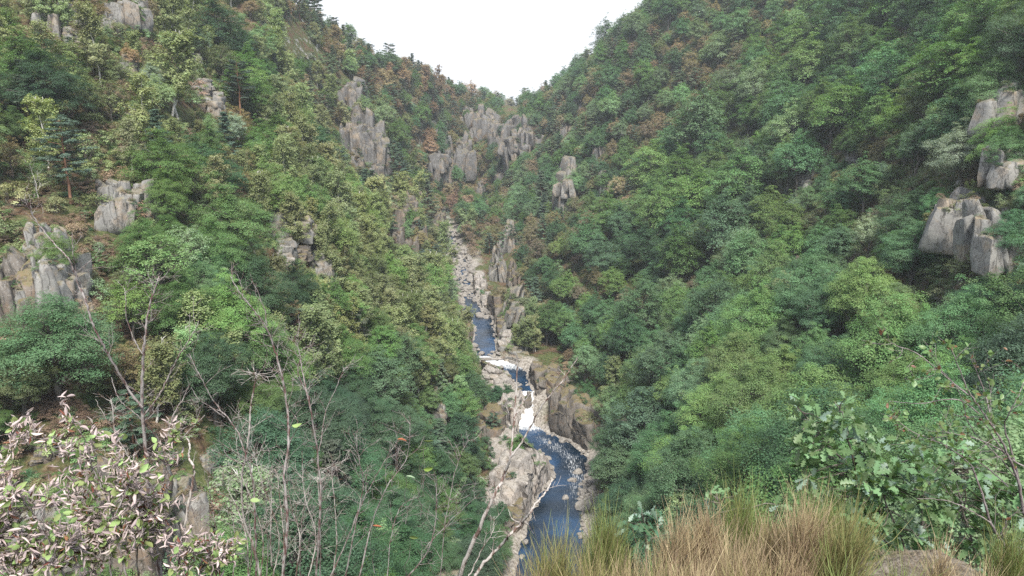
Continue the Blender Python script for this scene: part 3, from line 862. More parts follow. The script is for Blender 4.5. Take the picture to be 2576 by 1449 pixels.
# right edge
crag(2516, 2600, 196, 322, 'high grey cliff cut by the right edge', 'wall', 'rock', n=40, land='the high right-edge cliff')
crag(2508, 2600, 352, 452, 'shaded grey cliff under the high right-edge cliff', 'column', 'rock')
crag(2378, 2520, 486, 606, 'wide pale cliff with upright scoops on the right slope', 'wall', 'rock', n=48, land='the wide right cliff', deep=.6, grow=1.14)
crag(2484, 2600, 520, 650, 'dappled lower cliff at the right edge beside the wide cliff', 'column', 'rock', n=40)
crag(2040, 2070, 402, 438, 'small grey rock with an orange cap on the right slope', 'column', 'rock', land='the orange-capped rock')
crag(2020, 2046, 438, 474, 'small slab just below the orange-capped rock', 'block', 'rock')
crag(2136, 2164, 388, 418, 'little dark stone face below the rusty tree on the right slope', 'block', 'rock')
crag(2000, 2030, 612, 680, 'narrow rock strip in brown litter among right slope shrubs', 'column', 'rock_brown', land='the narrow rock strip')
crag(1086, 1108, 996, 1078, 'pale rounded pinnacle among dark trees left of the waterfall', 'block', 'rock', land='the pale pinnacle')
crag(1072, 1142, 1412, 1470, 'low grey rock in dark trees at the bottom edge', 'block', 'rock')
# river banks: pale worn rock
PB = 'rock_pale'
crag(1216, 1262, 908, 968, 'pale layered bank at the upper end of the left ledge, below the blue pool', 'slab', PB, deep=.9)
crag(1232, 1296, 950, 1046, 'long pale water-worn ledge left of the upper rapid', 'slab', PB, deep=.9, land='the long pale ledge', n=44)
crag(1262, 1312, 1010, 1108, 'pale rock wall dropping straight beside the waterfall on its left', 'wall', PB, deep=.9, n=44)
crag(1206, 1262, 1030, 1110, 'brown mossy shoulder of rock left of the waterfall wall', 'block', 'rock_brown')
crag(1222, 1300, 1092, 1176, 'cracked pale bank below the waterfall wall on the left', 'block', PB, n=44)
crag(1288, 1346, 1108, 1172, 'square pale block standing at the bend of the lower pool', 'block', PB, land='the square pool block')
crag(1320, 1392, 1146, 1252, 'stack of worn pale blocks with dark joints jutting into the lower pool', 'column', PB, n=48, col=2.4, land='the jointed pool rocks')
crag(1240, 1342, 1176, 1288, 'big rough pale rock mass left of the jointed pool rocks', 'block', PB, n=48, col=3.6)
crag(1270, 1316, 1272, 1330, 'mossy foot of the pale rock mass above the blue lower pool', 'block', 'rock_brown')
crag(1300, 1384, 922, 984, 'broken dark grey rocks right of the upper rapid', 'block', 'rock_brown', n=40)
crag(1346, 1404, 984, 1104, 'reddish-brown rock wall right of the waterfall', 'wall', 'rock_brown', n=44, land='the reddish waterfall wall')
crag(1392, 1498, 1012, 1136, 'big rounded rock with yellow moss beside the lower pool', 'block', 'rock_brown', n=48, land='the big mossy round rock', deep=.8)
crag(1321, 1337, 990, 1030, 'dark rock in the middle of the waterfall splitting its flow', 'block', 'rock_brown', deep=.3)
crag(1232, 1288, 872, 916, 'grey bank rock with dark foot right of the blue pool', 'block', 'rock')
crag(1258, 1292, 836, 872, 'pinkish broken rock on the right bank of the blue pool', 'block', PB)
crag(1162, 1200, 796, 866, 'dark wet rocks on the left bank of the blue pool', 'block', 'rock_brown', n=40)
crag(1186, 1216, 1060, 1092, 'rusty mossy rock in shrubs left of the waterfall', 'block', 'rock_brown')
crag(1490, 1520, 1070, 1100, 'pale block in shrubs right of the mossy round rock', 'block', PB)
crag(1180, 1208, 690, 740, 'rough pale right bank beside the boulder run', 'block', PB)
crag(1192, 1216, 740, 776, 'low pale stones on the right bank at the blue rapid', 'block', PB)

# boulders: single stones in and beside the water
BM = [boulder_mesh(s) for s in range(200, 210)]
rngb = np.random.default_rng(5)
def boulder(px, py, wpx, label, group='boulders in the river', z=None, flat=1.0):
    a, e = ae(px, py)
    # on the water when over the river, else on the ground
    p = hit(px, py, .0)
    l, r, zr = [float(q) for q in river(p[1])]
    if l - 1 < p[0] < r + 1: p[2] = zr - .05
    s = wpx * p[1] / (CP * F) * .5 * 1.05
    o = add('boulder', BM[rngb.integers(len(BM))], None, tuple(p + np.array([0, s * .3, s * .12])), (rngb.normal(0, .12), rngb.normal(0, .12), rngb.uniform(0, 6.28)), (s, s, s * flat))
    tag(o, label, 'boulder', group)
    KEEP.append((px - wpx / 2, py - wpx * .4, px + wpx / 2, py + wpx * .2, p[1]))
for px, py, w, lb in [
    (1225, 808, 20, 'round grey boulder in mid river right of the flat brown one, above the blue pool'),
    (1205, 804, 24, 'flat brown boulder midstream, left of the round grey one above the blue pool'),
    (1216, 792, 18, 'low boulder just upstream of the round grey midstream one'),
    (1238, 795, 14, 'small dark boulder by the right bank above the blue pool'),
    (1170, 788, 18, 'pale boulder on the left bank where the river turns blue'),
    (1232, 782, 10, 'white stone on the right bank beside the blue rapid'),
    (1244, 785, 8, 'smallest white stone on the right bank beside the blue rapid'),
    (1230, 904, 14, 'upright pale boulder splitting the little cascade below the blue pool'),
    (1212, 902, 16, 'reddish boulder left of the upright one at the little cascade'),
    (1208, 910, 18, 'flat slab left of the little cascade below the blue pool'),
    (1252, 916, 22, 'flat brown slab in white water just below the little cascade'),
    (1292, 913, 24, 'pinkish flat boulder right of the little cascade'),
    (1456, 1200, 30, 'brown-topped boulder in the foam on the right of the lower pool'),
    (1440, 1222, 28, 'pale pointed boulder lower left in the group right of the lower pool'),
    (1474, 1214, 22, 'dark boulder between shrubs and foam right of the lower pool'),
    (1494, 1196, 22, 'pale boulder at the foot of the big oak right of the lower pool'),
    (1488, 1238, 34, 'largest pale boulder right of the lower pool, under oak leaves'),
    (1458, 1240, 18, 'small flat dark boulder lowest in the group right of the lower pool'),
    (1423, 1263, 22, 'long submerged brown stone showing in the lower pool'),
    (1418, 1120, 26, 'pale boulder at the foot of the mossy round rock'),
    (1382, 1122, 14, 'small stone in foam below the waterfall'),
    (1170, 736, 18, 'rounded stone on the left edge of the boulder run'),
    (1186, 683, 24, 'rounded pale boulder right of the white rapid in the boulder run'),
    (1195, 674, 30, 'biggest rounded boulder at the right bank of the boulder run'),
    (1147, 671, 22, 'smooth pointed boulder midstream in the boulder run'),
    (1138, 680, 18, 'flat brown boulder left below the smooth pointed one')]:
    boulder(px, py, w, lb)
# loose stones: the ones that show largest are single, the small rest is one object
LOOSE = []
def loose(kind_, x, Y, s, zb, rx=.2):
    zg = max(zb - .1, float(height([x], [Y])[0]))
    LOOSE.append((s / Y, kind_, x, Y, zg + s * .12, s, int(rngb.integers(len(BM))), rngb.normal(0, rx), rngb.normal(0, rx), rngb.uniform(0, 6.28)))
for i in range(230):
    Y = rngb.uniform(150, 345); l, r, zr = [float(q) for q in river(Y)]
    sd_ = 1 if rngb.random() < .6 else -1
    if 222 < Y < 243: continue
    loose(2, (r if sd_ > 0 else l) + sd_ * rngb.uniform(-1.4, 2.2), Y, rngb.uniform(.5, 1.0) * (1.9 if rngb.random() < .25 else 1), zr, .3)
run = []
for i in range(1200):
    Y = rngb.uniform(348, YE - 2)
    l, r, zr = [float(q) for q in river(Y)]
    x = rngb.uniform(l - 2.5, r + 2.5)
    s = rngb.uniform(.6, 2.3) * (1.0 if rngb.random() < .8 else 1.4)
    if any(math.hypot(x - q[0], Y - q[1]) < (s + q[2]) * .62 for q in run): continue
    if l + (r - l) * .35 < x < l + (r - l) * .65 and rngb.random() < .3: continue
    run.append((x, Y, s)); loose(1, x, Y, s, zr)
    if len(run) >= 260: break
small = []
for kd_, cap in ((2, 95), (1, 150)):
    g_ = sorted([q for q in LOOSE if q[1] == kd_], reverse=True)
    for q in g_[:cap]:
        o = add('boulder', BM[q[6]], None, q[2:5], q[7:10], (q[5], q[5] * .85, q[5] * .85))
        tag(o, None, 'boulder', 'boulders in the upstream run' if kd_ == 1 else 'shore stones of the lower river'); o['_w'] = kd_
    small += g_[cap:]
# ------------------------------------------------------------------ trees
T = {  # leaf colours
 'green': (.070, .125, .040), 'deep': (.032, .075, .035), 'blue': (.060, .118, .060), 'darkblue': (.034, .074, .042), 'fresh': (.105, .175, .055),
 'light': (.125, .19, .10), 'olive': (.100, .125, .055), 'birch': (.150, .178, .085), 'gold': (.155, .175, .075), 'rust': (.160, .112, .080), 'tan': (.20, .15, .10),
 'pine': (.045, .072, .052), 'pinelight': (.075, .10, .062), 'silver': (.17, .22, .17), 'mauve': (.17, .125, .095), 'brownish': (.14, .115, .06)}
WORD = {'green': 'mid-green', 'deep': 'deep green', 'blue': 'bluish-green', 'darkblue': 'dark bluish-green', 'fresh': 'fresh green', 'light': 'pale green', 'olive': 'olive-green',
        'birch': 'yellowish-green', 'gold': 'yellow-green', 'rust': 'rust-coloured', 'tan': 'tan', 'pine': 'dark', 'pinelight': 'greyish-green', 'silver': 'silvery', 'mauve': 'greyish-brown', 'brownish': 'brownish'}
KINDW = {'beech': 'layered broadleaf', 'oak': 'rounded broadleaf', 'ash': 'feathery broadleaf', 'thin': 'sparse tree', 'birch': 'birch', 'pine': 'pine', 'shrub': 'bush'}
rngt = np.random.default_rng(77)
trees = []     # dicts
# keep-clear raster over (across, up): nearest protected distance
KD = np.full((BH, BW), 0.0)
def to_rc(px, py):
    a, e = ae(px, py)
    return (e - BE0) / (BE1 - BE0) * (BH - 1), (a - BA0) / (BA1 - BA0) * (BW - 1)
def protect(px0, py0, px1, py1, Y):
    r0, c0 = to_rc(px0, py1); r1, c1 = to_rc(px1, py0)
    r0, r1 = int(max(r0, 0)), int(min(max(r1, 0), BH - 1)); c0, c1 = int(max(c0, 0)), int(min(max(c1, 0), BW - 1))
    if r1 > r0 and c1 > c0: KD[r0:r1 + 1, c0:c1 + 1] = np.maximum(KD[r0:r1 + 1, c0:c1 + 1], Y)
for k in KEEP: protect(*k)
for i in range(len(RIV) - 1):
    for t in np.linspace(0, 1, 12)[:-1]:
        py = RIV[i][0] * (1 - t) + RIV[i + 1][0] * t; l = RIV[i][1] * (1 - t) + RIV[i + 1][1] * t; r = RIV[i][2] * (1 - t) + RIV[i + 1][2] * t
        if py < 1420: protect(l + (r - l) * .12, py - 6, r - (r - l) * .12, py + 6, 900)
for q in [ # open ground seen in the photo
    (1300, 870, 1400, 1000, 300), (1390, 960, 1470, 1020, 260), (1230, 1180, 1300, 1260, 260), (60, 1130, 180, 1200, 110), (460, 1100, 560, 1220, 110),
    (40, 520, 230, 560, 120), (230, 560, 300, 600, 130), (1200, 640, 1290, 720, 420), (860, 150, 930, 200, 460), (720, 60, 800, 130, 440), (420, 265, 480, 300, 240)]:
    protect(*q)
def clear_frac(x, y, z, rx, h):
    """share of the crown's outline lying in front of something to keep in view"""
    e0 = (z + .15 * h - CAMZ) / y; e1 = (z + h - CAMZ) / y
    r0 = int(np.clip((e0 - BE0) / (BE1 - BE0) * (BH - 1), 0, BH - 1)); r1 = int(np.clip((e1 - BE0) / (BE1 - BE0) * (BH - 1), 0, BH - 1))
    c0 = int(np.clip(((x - rx * .8) / y - BA0) / (BA1 - BA0) * (BW - 1), 0, BW - 1)); c1 = int(np.clip(((x + rx * .8) / y - BA0) / (BA1 - BA0) * (BW - 1), 0, BW - 1))
    b = KD[r0:r1 + 1, c0:c1 + 1]
    hitn = (b > y + 1.0)
    return hitn.mean() * (r1 - r0 + 1) * (c1 - c0 + 1) / max(1, min((r1 - r0 + 1) * (c1 - c0 + 1), 700)), hitn.sum()
RX = {'beech': .35, 'oak': .36, 'ash': .34, 'thin': .34, 'birch': .19, 'pine': .26, 'shrub': .62}
H0 = {'beech': 14, 'oak': 14, 'ash': 14, 'thin': 12, 'birch': 13, 'pine': 13, 'shrub': 2.6}
def put(x, y, kind, tint, h, hero=False, z=None, wid=1.0, label=None):
    z = float(height([x], [y])[0]) if z is None else z
    v = rngt.normal(0, 1, 3)
    lf_ = x < -.03 * y          # warmer, drier growth on the left-hand slope
    k_ = .13 if lf_ else .20
    tc_ = 1.66 * ((1 - k_) * np.array(T[tint]) + k_ * np.array([.080, .125, .055])) * (np.array([1.07, 1.03, 1.02]) if lf_ else 1) * math.exp(rngt.normal(0, .13)) * np.exp(v * .05)
    trees.append(dict(x=x, y=y, z=z, kind=kind, tint=tint, col=tc_, h=h, rx=RX[kind] * h * wid, wid=wid, rot=rngt.uniform(0, 6.28), pi=int(rngt.integers(0, 100)), hero=hero, label=label))
# trees the photo shows plainly: crown centre, height in m, kind, colour, own label
HERO = [
 (120, 215, 16, 'beech', 'deep', 1.3), (60, 155, 13, 'beech', 'green', 1.1), (30, 90, 12, 'birch', 'fresh', 1.2), (170, 330, 5, 'thin', 'olive', 1),
 (242, 100, 17, 'birch', 'birch', 1.3), (418, 165, 19, 'birch', 'gold', 1.5), (60, 235, 14, 'pine', 'pine', 1.2), (235, 225, 10, 'birch', 'gold', 1.1),
 (540, 70, 22, 'beech', 'darkblue', 1.35), (610, 110, 14, 'beech', 'darkblue', 1.2), (470, 40, 11, 'pine', 'pine', 1), (500, 110, 11, 'thin', 'light', 1.1), (370, 165, 8, 'birch', 'birch', 1),
 (370, 205, 9, 'oak', 'silver', .9), (330, 150, 7, 'thin', 'tan', 1), (300, 190, 8, 'thin', 'olive', 1.2),
 (580, 330, 10, 'oak', 'silver', 1.0), (600, 215, 13, 'oak', 'green', 1.1), (690, 240, 15, 'birch', 'birch', 1.7), (640, 190, 14, 'birch', 'light', 1.3), (770, 245, 11, 'oak', 'rust', 1.2),
 (775, 360, 16, 'oak', 'deep', 1.4), (700, 330, 12, 'beech', 'green', 1.2), (840, 350, 12, 'beech', 'deep', 1.1),
 (430, 420, 15, 'beech', 'green', 1.35), (500, 400, 12, 'beech', 'deep', 1.1), (560, 440, 13, 'beech', 'deep', 1.2), (420, 500, 11, 'beech', 'green', 1.1),
 (590, 570, 17, 'beech', 'green', 1.35), (690, 640, 14, 'beech', 'green', 1.3), (550, 640, 13, 'beech', 'green', 1.2), (640, 730, 15, 'beech', 'deep', 1.3), (740, 740, 13, 'beech', 'deep', 1.2),
 (400, 680, 12, 'thin', 'fresh', 1.3), (540, 680, 9, 'oak', 'blue', 1), (470, 640, 10, 'thin', 'light', 1.2), (660, 420, 12, 'birch', 'birch', 1.4), (740, 470, 13, 'birch', 'birch', 1.5),
 (810, 540, 11, 'birch', 'birch', 1.3), (870, 580, 12, 'birch', 'light', 1.2), (920, 460, 6, 'oak', 'silver', 1.1), (800, 440, 11, 'oak', 'fresh', 1.2), (890, 500, 11, 'oak', 'fresh', 1.3),
 (950, 520, 11, 'oak', 'green', 1.2), (850, 690, 12, 'birch', 'birch', 1.6), (900, 780, 12, 'birch', 'gold', 1.6), (960, 730, 11, 'birch', 'olive', 1.6), (1000, 790, 12, 'birch', 'olive', 1.6),
 (1070, 830, 13, 'birch', 'gold', 1.7), (1060, 760, 11, 'oak', 'blue', 1.2), (1110, 690, 13, 'oak', 'fresh', 1.2), (1050, 690, 12, 'oak', 'green', 1.2), (1140, 820, 11, 'oak', 'light', 1.1),
 (1160, 900, 11, 'oak', 'fresh', 1.0), (1060, 920, 13, 'oak', 'green', 1.2), (1000, 900, 14, 'oak', 'blue', 1.2), (1130, 940, 9, 'thin', 'olive', 1.1), (1085, 925, 9, 'thin', 'rust', .8),
 (1200, 980, 12, 'oak', 'deep', 1.2), (1160, 1030, 12, 'oak', 'green', 1.2), (1100, 1100, 12, 'pine', 'pine', 1.4), (950, 960, 15, 'oak', 'blue', 1.2), (980, 1080, 14, 'oak', 'blue', 1.2),
 (870, 900, 14, 'beech', 'green', 1.3), (560, 800, 13, 'beech', 'fresh', 1.3), (640, 860, 12, 'beech', 'green', 1.3), (440, 780, 12, 'beech', 'green', 1.2), (130, 880, 13, 'oak', 'blue', 1.5),
 (50, 960, 8, 'oak', 'olive', 1.3), (370, 940, 11, 'birch', 'olive', 1.3), (440, 900, 10, 'birch', 'light', 1.2), (330, 930, 8, 'thin', 'brownish', 1.2), (740, 800, 8, 'thin', 'rust', 1.1),
 (660, 1160, 14, 'oak', 'darkblue', 1.4), (780, 1080, 15, 'oak', 'darkblue', 1.3), (860, 1180, 14, 'beech', 'deep', 1.4), (960, 1260, 12, 'oak', 'green', 1.2), (1100, 1200, 13, 'oak', 'deep', 1.3),
 (1200, 1200, 11, 'birch', 'light', 1.2), (1180, 1320, 12, 'oak', 'deep', 1.2), (800, 1330, 13, 'oak', 'darkblue', 1.3), (1240, 1380, 11, 'oak', 'deep', 1.2), (100, 740, 5, 'pine', 'pinelight', 1.4),
 # right
 (1925, 355, 15, 'ash', 'fresh', 1.2), (1885, 440, 12, 'ash', 'light', 1.1), (2150, 245, 11, 'ash', 'light', 1.1), (2195, 350, 8, 'thin', 'rust', 1.2), (2400, 180, 20, 'beech', 'green', 1.4),
 (2280, 130, 13, 'ash', 'birch', 1.2), (1950, 180, 14, 'ash', 'fresh', 1.2), (1610, 440, 14, 'beech', 'olive', 1.4), (1560, 520, 12, 'beech', 'olive', 1.3), (1410, 630, 11, 'oak', 'gold', 1.2),
 (1380, 530, 11, 'oak', 'fresh', 1.0), (1490, 470, 10, 'oak', 'brownish', 1.1), (1430, 730, 15, 'oak', 'fresh', 1.2), (1400, 800, 12, 'oak', 'green', 1.3), (1580, 610, 14, 'oak', 'blue', 1.2), (1700, 740, 14, 'oak', 'light', 1.2), (1640, 700, 13, 'beech', 'blue', 1.2),
 (1590, 800, 14, 'oak', 'blue', 1.2), (1750, 830, 14, 'oak', 'blue', 1.2), (1860, 880, 13, 'oak', 'fresh', 1.1), (1950, 830, 11, 'thin', 'gold', .8), (1560, 940, 12, 'birch', 'gold', 1.5), (1530, 1000, 8, 'birch', 'gold', 1.3),
 (1430, 895, 6, 'oak', 'rust', 1.1), (1480, 1000, 11, 'oak', 'deep', 1.2), (1620, 1060, 18, 'oak', 'darkblue', 1.3), (1560, 1180, 14, 'oak', 'blue', 1.3), (1810, 1050, 16, 'ash', 'fresh', 1.5),
 (1740, 1180, 14, 'ash', 'fresh', 1.4), (1960, 960, 13, 'ash', 'fresh', 1.4), (1900, 1150, 12, 'ash', 'fresh', 1.4), (2100, 930, 11, 'oak', 'blue', 1.4), (2260, 810, 10, 'ash', 'birch', 1.2), (2350, 850, 9, 'oak', 'blue', 1.4),
 (2480, 780, 10, 'oak', 'darkblue', 1.5), (2300, 640, 12, 'oak', 'blue', 1.4), (2120, 620, 11, 'oak', 'blue', 1.3), (1930, 690, 12, 'oak', 'blue', 1.2), (2180, 470, 13, 'oak', 'blue', 1.3), (2430, 400, 13, 'oak', 'silver', 1.3),
 (2450, 440, 6, 'thin', 'tan', 1.2), (2280, 560, 13, 'oak', 'blue', 1.3), (2050, 560, 7, 'thin', 'birch', 1.3), (2000, 520, 8, 'thin', 'silver', 1.2), (1940, 510, 7, 'thin', 'rust', 1), (1240, 380, 14, 'oak', 'darkblue', 1.2), (1190, 430, 13, 'oak', 'darkblue', 1.3),
 (1150, 480, 12, 'oak', 'darkblue', 1.2), (1310, 300, 10, 'pine', 'pinelight', 1.1), (1380, 330, 8, 'thin', 'tan', 1.1), (1350, 450, 8, 'thin', 'tan', 1.0), (1550, 380, 9, 'thin', 'mauve', 1.3), (1480, 600, 12, 'oak', 'deep', 1.0), (1515, 560, 12, 'oak', 'deep', 1.1),
 (1450, 340, 12, 'pine', 'pine', 1.2), (1330, 600, 9, 'thin', 'brownish', 1.2), (1010, 195, 14, 'oak', 'tan', 1.2), (1100, 215, 12, 'birch', 'tan', 1.2), (1130, 195, 11, 'birch', 'rust', 1.1), (905, 80, 14, 'pine', 'pine', 1.), (720, 25, 12, 'pine', 'pine', 1), (745, 5, 12, 'pine', 'pine', 1),
 (950, 290, 9, 'thin', 'tan', 1.2), (1020, 310, 12, 'oak', 'olive', 1.2), (1080, 320, 11, 'oak', 'deep', 1.2), (1185, 300, 8, 'oak', 'tan', 1.1), (2250, 360, 8, 'thin', 'brownish', 1.3), (1660, 130, 12, 'oak', 'olive', 1.3), (1640, 60, 11, 'oak', 'light', 1.1),
 (1500, 180, 12, 'oak', 'light', 1.2), (1390, 230, 11, 'oak', 'light', 1.2), (1440, 170, 11, 'oak', 'blue', 1.1), (1560, 110, 11, 'oak', 'blue', 1.2), (1290, 252, 8, 'pine', 'pine', 1),
]
for px, py, h, kind, tint, wd in HERO:
    p = hit(px, py, .58 * h)
    f, n__ = clear_frac(p[0], p[1], p[2], RX[kind] * h * wd, h)
    if f < .30: put(p[0], p[1], kind, tint, h, True, p[2], wd)
# bare dead trees that stand out grey
DEAD = [(2155, 320, 7, 'little bare grey snag beside the rusty tree on the right slope'), (2130, 330, 5, 'shorter bare snag left of the little grey one on the right slope'), (2320, 890, 8, 'dead branchy grey treetop above the oak scrub'),
 (2285, 950, 7, 'dead grey treetop lying low left of the branchy one above the oak scrub'), (1570, 345, 9, 'leafless grey tree on the right spur crest above the olive beeches'), (1610, 350, 8, 'leafless grey tree right of its twin on the right spur crest'),
 (470, 640, 8, 'bare forked grey tree in front of the beeches left of the overhanging crag'), (1310, 610, 6, 'thin bare tree on the ribs of the right bank'), (742, 770, 7, 'pinkish bare treetop below the overhanging crag'), (105, 450, 6, 'drooping bare tree between scrub and the split pair of crags'),
 (1205, 640, 6, 'bare tree at the head of the boulder run on the right'), (2385, 600, 6, 'pale dead branches under the wide right cliff'), (560, 900, 8, 'bare grey tree in the dark wood left of centre'), (380, 330, 6, 'bare twiggy tree beside a bushy scrub patch upper left')]
# fill: species and colour follow the part of the gorge
def zone(px, py, Y, x, r):
    """returns kind, tint, height"""
    def pick(opts):
        tot = sum(o[0] for o in opts); q = r * tot
        for o in opts:
            q -= o[0]
            if q <= 0: return o[1:]
        return opts[-1][1:]
    if px > 1290 + max(0, (py - 300)) * -.02 and Y > 420:        # far right
        return pick([(4, 'oak', 'light', 10), (4, 'oak', 'blue', 11), (2, 'oak', 'green', 11), (2, 'pine', 'pinelight', 11), (2.2, 'thin', 'tan', 9), (1.2, 'thin', 'mauve', 8), (1, 'pine', 'pine', 11)])
    if px > 1290 and py < 700 and px + py * .9 > 2050 :                       # right beech wood
        if px > 2050 and py > 330 + (px - 2050) * .1:
            return pick([(4, 'oak', 'blue', 11), (2, 'beech', 'green', 11), (1.5, 'thin', 'birch', 8), (1, 'thin', 'brownish', 7), (1, 'oak', 'silver', 9), (2, 'shrub', 'olive', 3.5)])
        return pick([(5, 'beech', 'green', 17), (2.6, 'beech', 'fresh', 17), (2.6, 'beech', 'blue', 17), (2, 'oak', 'blue', 16), (1.3, 'beech', 'olive', 16), (1.6, 'ash', 'light', 15), (1.3, 'beech', 'deep', 17)])
    if px > 1200 and py < 760 and Y > 240:                                                   # craggy right spur
        return pick([(3, 'oak', 'green', 9), (2, 'oak', 'blue', 9), (1.3, 'pine', 'pine', 9), (2.4, 'thin', 'brownish', 7), (1.6, 'thin', 'mauve', 7), (3, 'shrub', 'olive', 3), (1.5, 'shrub', 'rust', 2.6), (2.2, 'thin', 'tan', 7), (1.5, 'oak', 'deep', 8)])
    if px > 1400:
        return pick([(5, 'oak', 'blue', 14), (2.4, 'oak', 'darkblue', 14), (2.4, 'ash', 'fresh', 14), (2.4, 'oak', 'green', 14), (.6, 'thin', 'birch', 10), (1.4, 'ash', 'light', 13)])
    if Y > 470:                                                                          # far left ridge
        return pick([(3.2, 'pine', 'pine', 11), (1.6, 'pine', 'pinelight', 11), (2.6, 'oak', 'green', 9), (2, 'oak', 'blue', 9), (2.6, 'thin', 'tan', 9), (2.0, 'birch', 'tan', 10), (1.8, 'oak', 'rust', 8), (2, 'thin', 'brownish', 8), (1, 'shrub', 'mauve', 3), (2, 'shrub', 'silver', 3)])
    if Y > 290:                                                                          # second spur
        return pick([(2.4, 'pine', 'pine', 11), (2, 'pine', 'pinelight', 11), (2, 'oak', 'light', 9), (2.2, 'birch', 'birch', 11), (2, 'oak', 'green', 9), (1, 'thin', 'tan', 7), (2, 'thin', 'brownish', 8), (3, 'shrub', 'light', 3), (3, 'shrub', 'mauve', 3)])
    if py < 560 and px < 620:                                                                         # upper near left
        return pick([(2, 'thin', 'olive', 8), (2, 'birch', 'birch', 11), (1.4, 'thin', 'mauve', 7), (1.6, 'beech', 'green', 9), (1, 'oak', 'light', 8), (1, 'pine', 'pine', 10), (4, 'shrub', 'birch', 3), (2, 'shrub', 'light', 3), (3, 'shrub', 'mauve', 2.6), (1, 'thin', 'brownish', 8)])
    if px < 300 and py > 450:
        return pick([(3, 'shrub', 'birch', 3), (2, 'shrub', 'light', 3), (3, 'shrub', 'green', 3), (1.4, 'oak', 'green', 7), (1, 'thin', 'olive', 7), (2, 'shrub', 'mauve', 2.4)])
    if py < 950 and px > 700:
        return pick([(4, 'birch', 'birch', 11), (2, 'birch', 'olive', 11), (2.4, 'oak', 'green', 11), (2, 'oak', 'fresh', 10), (1, 'birch', 'gold', 11), (.7, 'pine', 'pinelight', 10)])
    if py < 950:
        return pick([(5, 'beech', 'green', 14), (2, 'beech', 'deep', 14), (1, 'birch', 'birch', 11), (1.6, 'thin', 'fresh', 10), (1.6, 'oak', 'blue', 10), (1, 'beech', 'fresh', 11), (1.4, 'shrub', 'olive', 3)])
    return pick([(4, 'oak', 'darkblue', 12), (3, 'beech', 'deep', 12), (3, 'oak', 'green', 11), (1, 'oak', 'blue', 12), (.2, 'birch', 'light', 10), (.5, 'pine', 'pine', 10)])
# candidates evenly over the ground
NCAND = 110000
ca = rngt.uniform(-.84, .84, NCAND); cy = np.sqrt(rngt.uniform(45 ** 2, 1050 ** 2, NCAND)); 
near = int(NCAND * .25)
cy[:near] = np.sqrt(rngt.uniform(45 ** 2, 380 ** 2, near))
# half of them evenly over what is seen
hf = NCAND // 2
rr_ = rngt.integers(0, BH, hf); cc_ = rngt.integers(0, BW, hf); gd_ = GD[rr_, cc_]
okh = gd_ < 1400
ca[:hf] = np.where(okh, BA0 + cc_ / (BW - 1) * (BA1 - BA0), ca[:hf]); cy[:hf] = np.where(okh, gd_ + rngt.uniform(-1, 2, hf), cy[:hf])
pm = rngt.permutation(NCAND); ca = ca[pm]; cy = cy[pm]
cx = ca * cy
cz = height(cx, cy)
ce = (cz - CAMZ) / cy
cr = (ce + 8 / cy - BE0) / (BE1 - BE0) * (BH - 1); cc = (ca - BA0) / (BA1 - BA0) * (BW - 1)
cri = np.clip(cr.round().astype(int), 0, BH - 1); cci = np.clip(cc.round().astype(int), 0, BW - 1)
vis = (GD[cri, cci] > cy - 14 - cy * .02)
L_, R_, Z_ = river(cy)
dr = np.maximum(L_ - cx, cx - R_)
okc = vis & ((dr > np.where(cy > 345, 2.6, 4.0)) | (cy > YE + 50)) & (ce < .32) & (ce > -1.1)
grid = {}
def cell(x, y): return int(x // 8), int(y // 8)
def near_ok(x, y, z, rx):
    i, j = cell(x, y)
    for a in (-1, 0, 1):
        for b in (-1, 0, 1):
            for t in grid.get((i + a, j + b), ()):
                if math.sqrt((x - t[0]) ** 2 + (y - t[1]) ** 2 + .45 * (z - t[3]) ** 2) < (rx + t[2]) * .68: return False
    return True
for t in trees: grid.setdefault(cell(t['x'], t['y']), []).append((t['x'], t['y'], t['rx'], t['z']))
rz = rngt.random(NCAND); rh = np.exp(rngt.normal(0, .22, NCAND))
gapn = vnoise(np.stack([cx, cy, cx * 0], 1) / 22, 5)
for i in np.nonzero(okc)[0]:
    x, y, z = cx[i], cy[i], cz[i]
    px, py, _ = project(x, y, z + 6)
    kind, tint, h = zone(px, py, y, x, rz[i])
    if gapn[i] > .42 and (px < 700 or 1180 < px < 1500 or (px > 1900 and 380 < py < 700)) and kind != 'shrub':
        if rz[i] < .7: kind, tint, h = 'shrub', ('olive', 'mauve', 'light')[i % 3], 2.6
    if h > 5 and (px < 260 and 440 < py < 1449 and y < 150): h = min(h, 5.5)
    h *= rh[i] * (1.12 + .38 * min(1, max(0, (y - 180) / 220))) * (1 if kind != 'shrub' else 1.0)
    rx_c = rx_s = 0
    for tr_ in range(3):
        rx = RX[kind] * h * 1.1
        f, n__ = clear_frac(x, y, z, rx, h)
        if f < .07: break
        if tr_ == 0: h *= .6
        else:
            kind = 'shrub'; h = 2.2 * rh[i] if tr_ == 1 else h
    else: continue
    if not near_ok(x, y, z, rx): continue
    put(x, y, kind, tint, h, False, z, 1.1 if kind not in ('birch',) else 1.3)
    grid.setdefault(cell(x, y), []).append((x, y, rx, z))
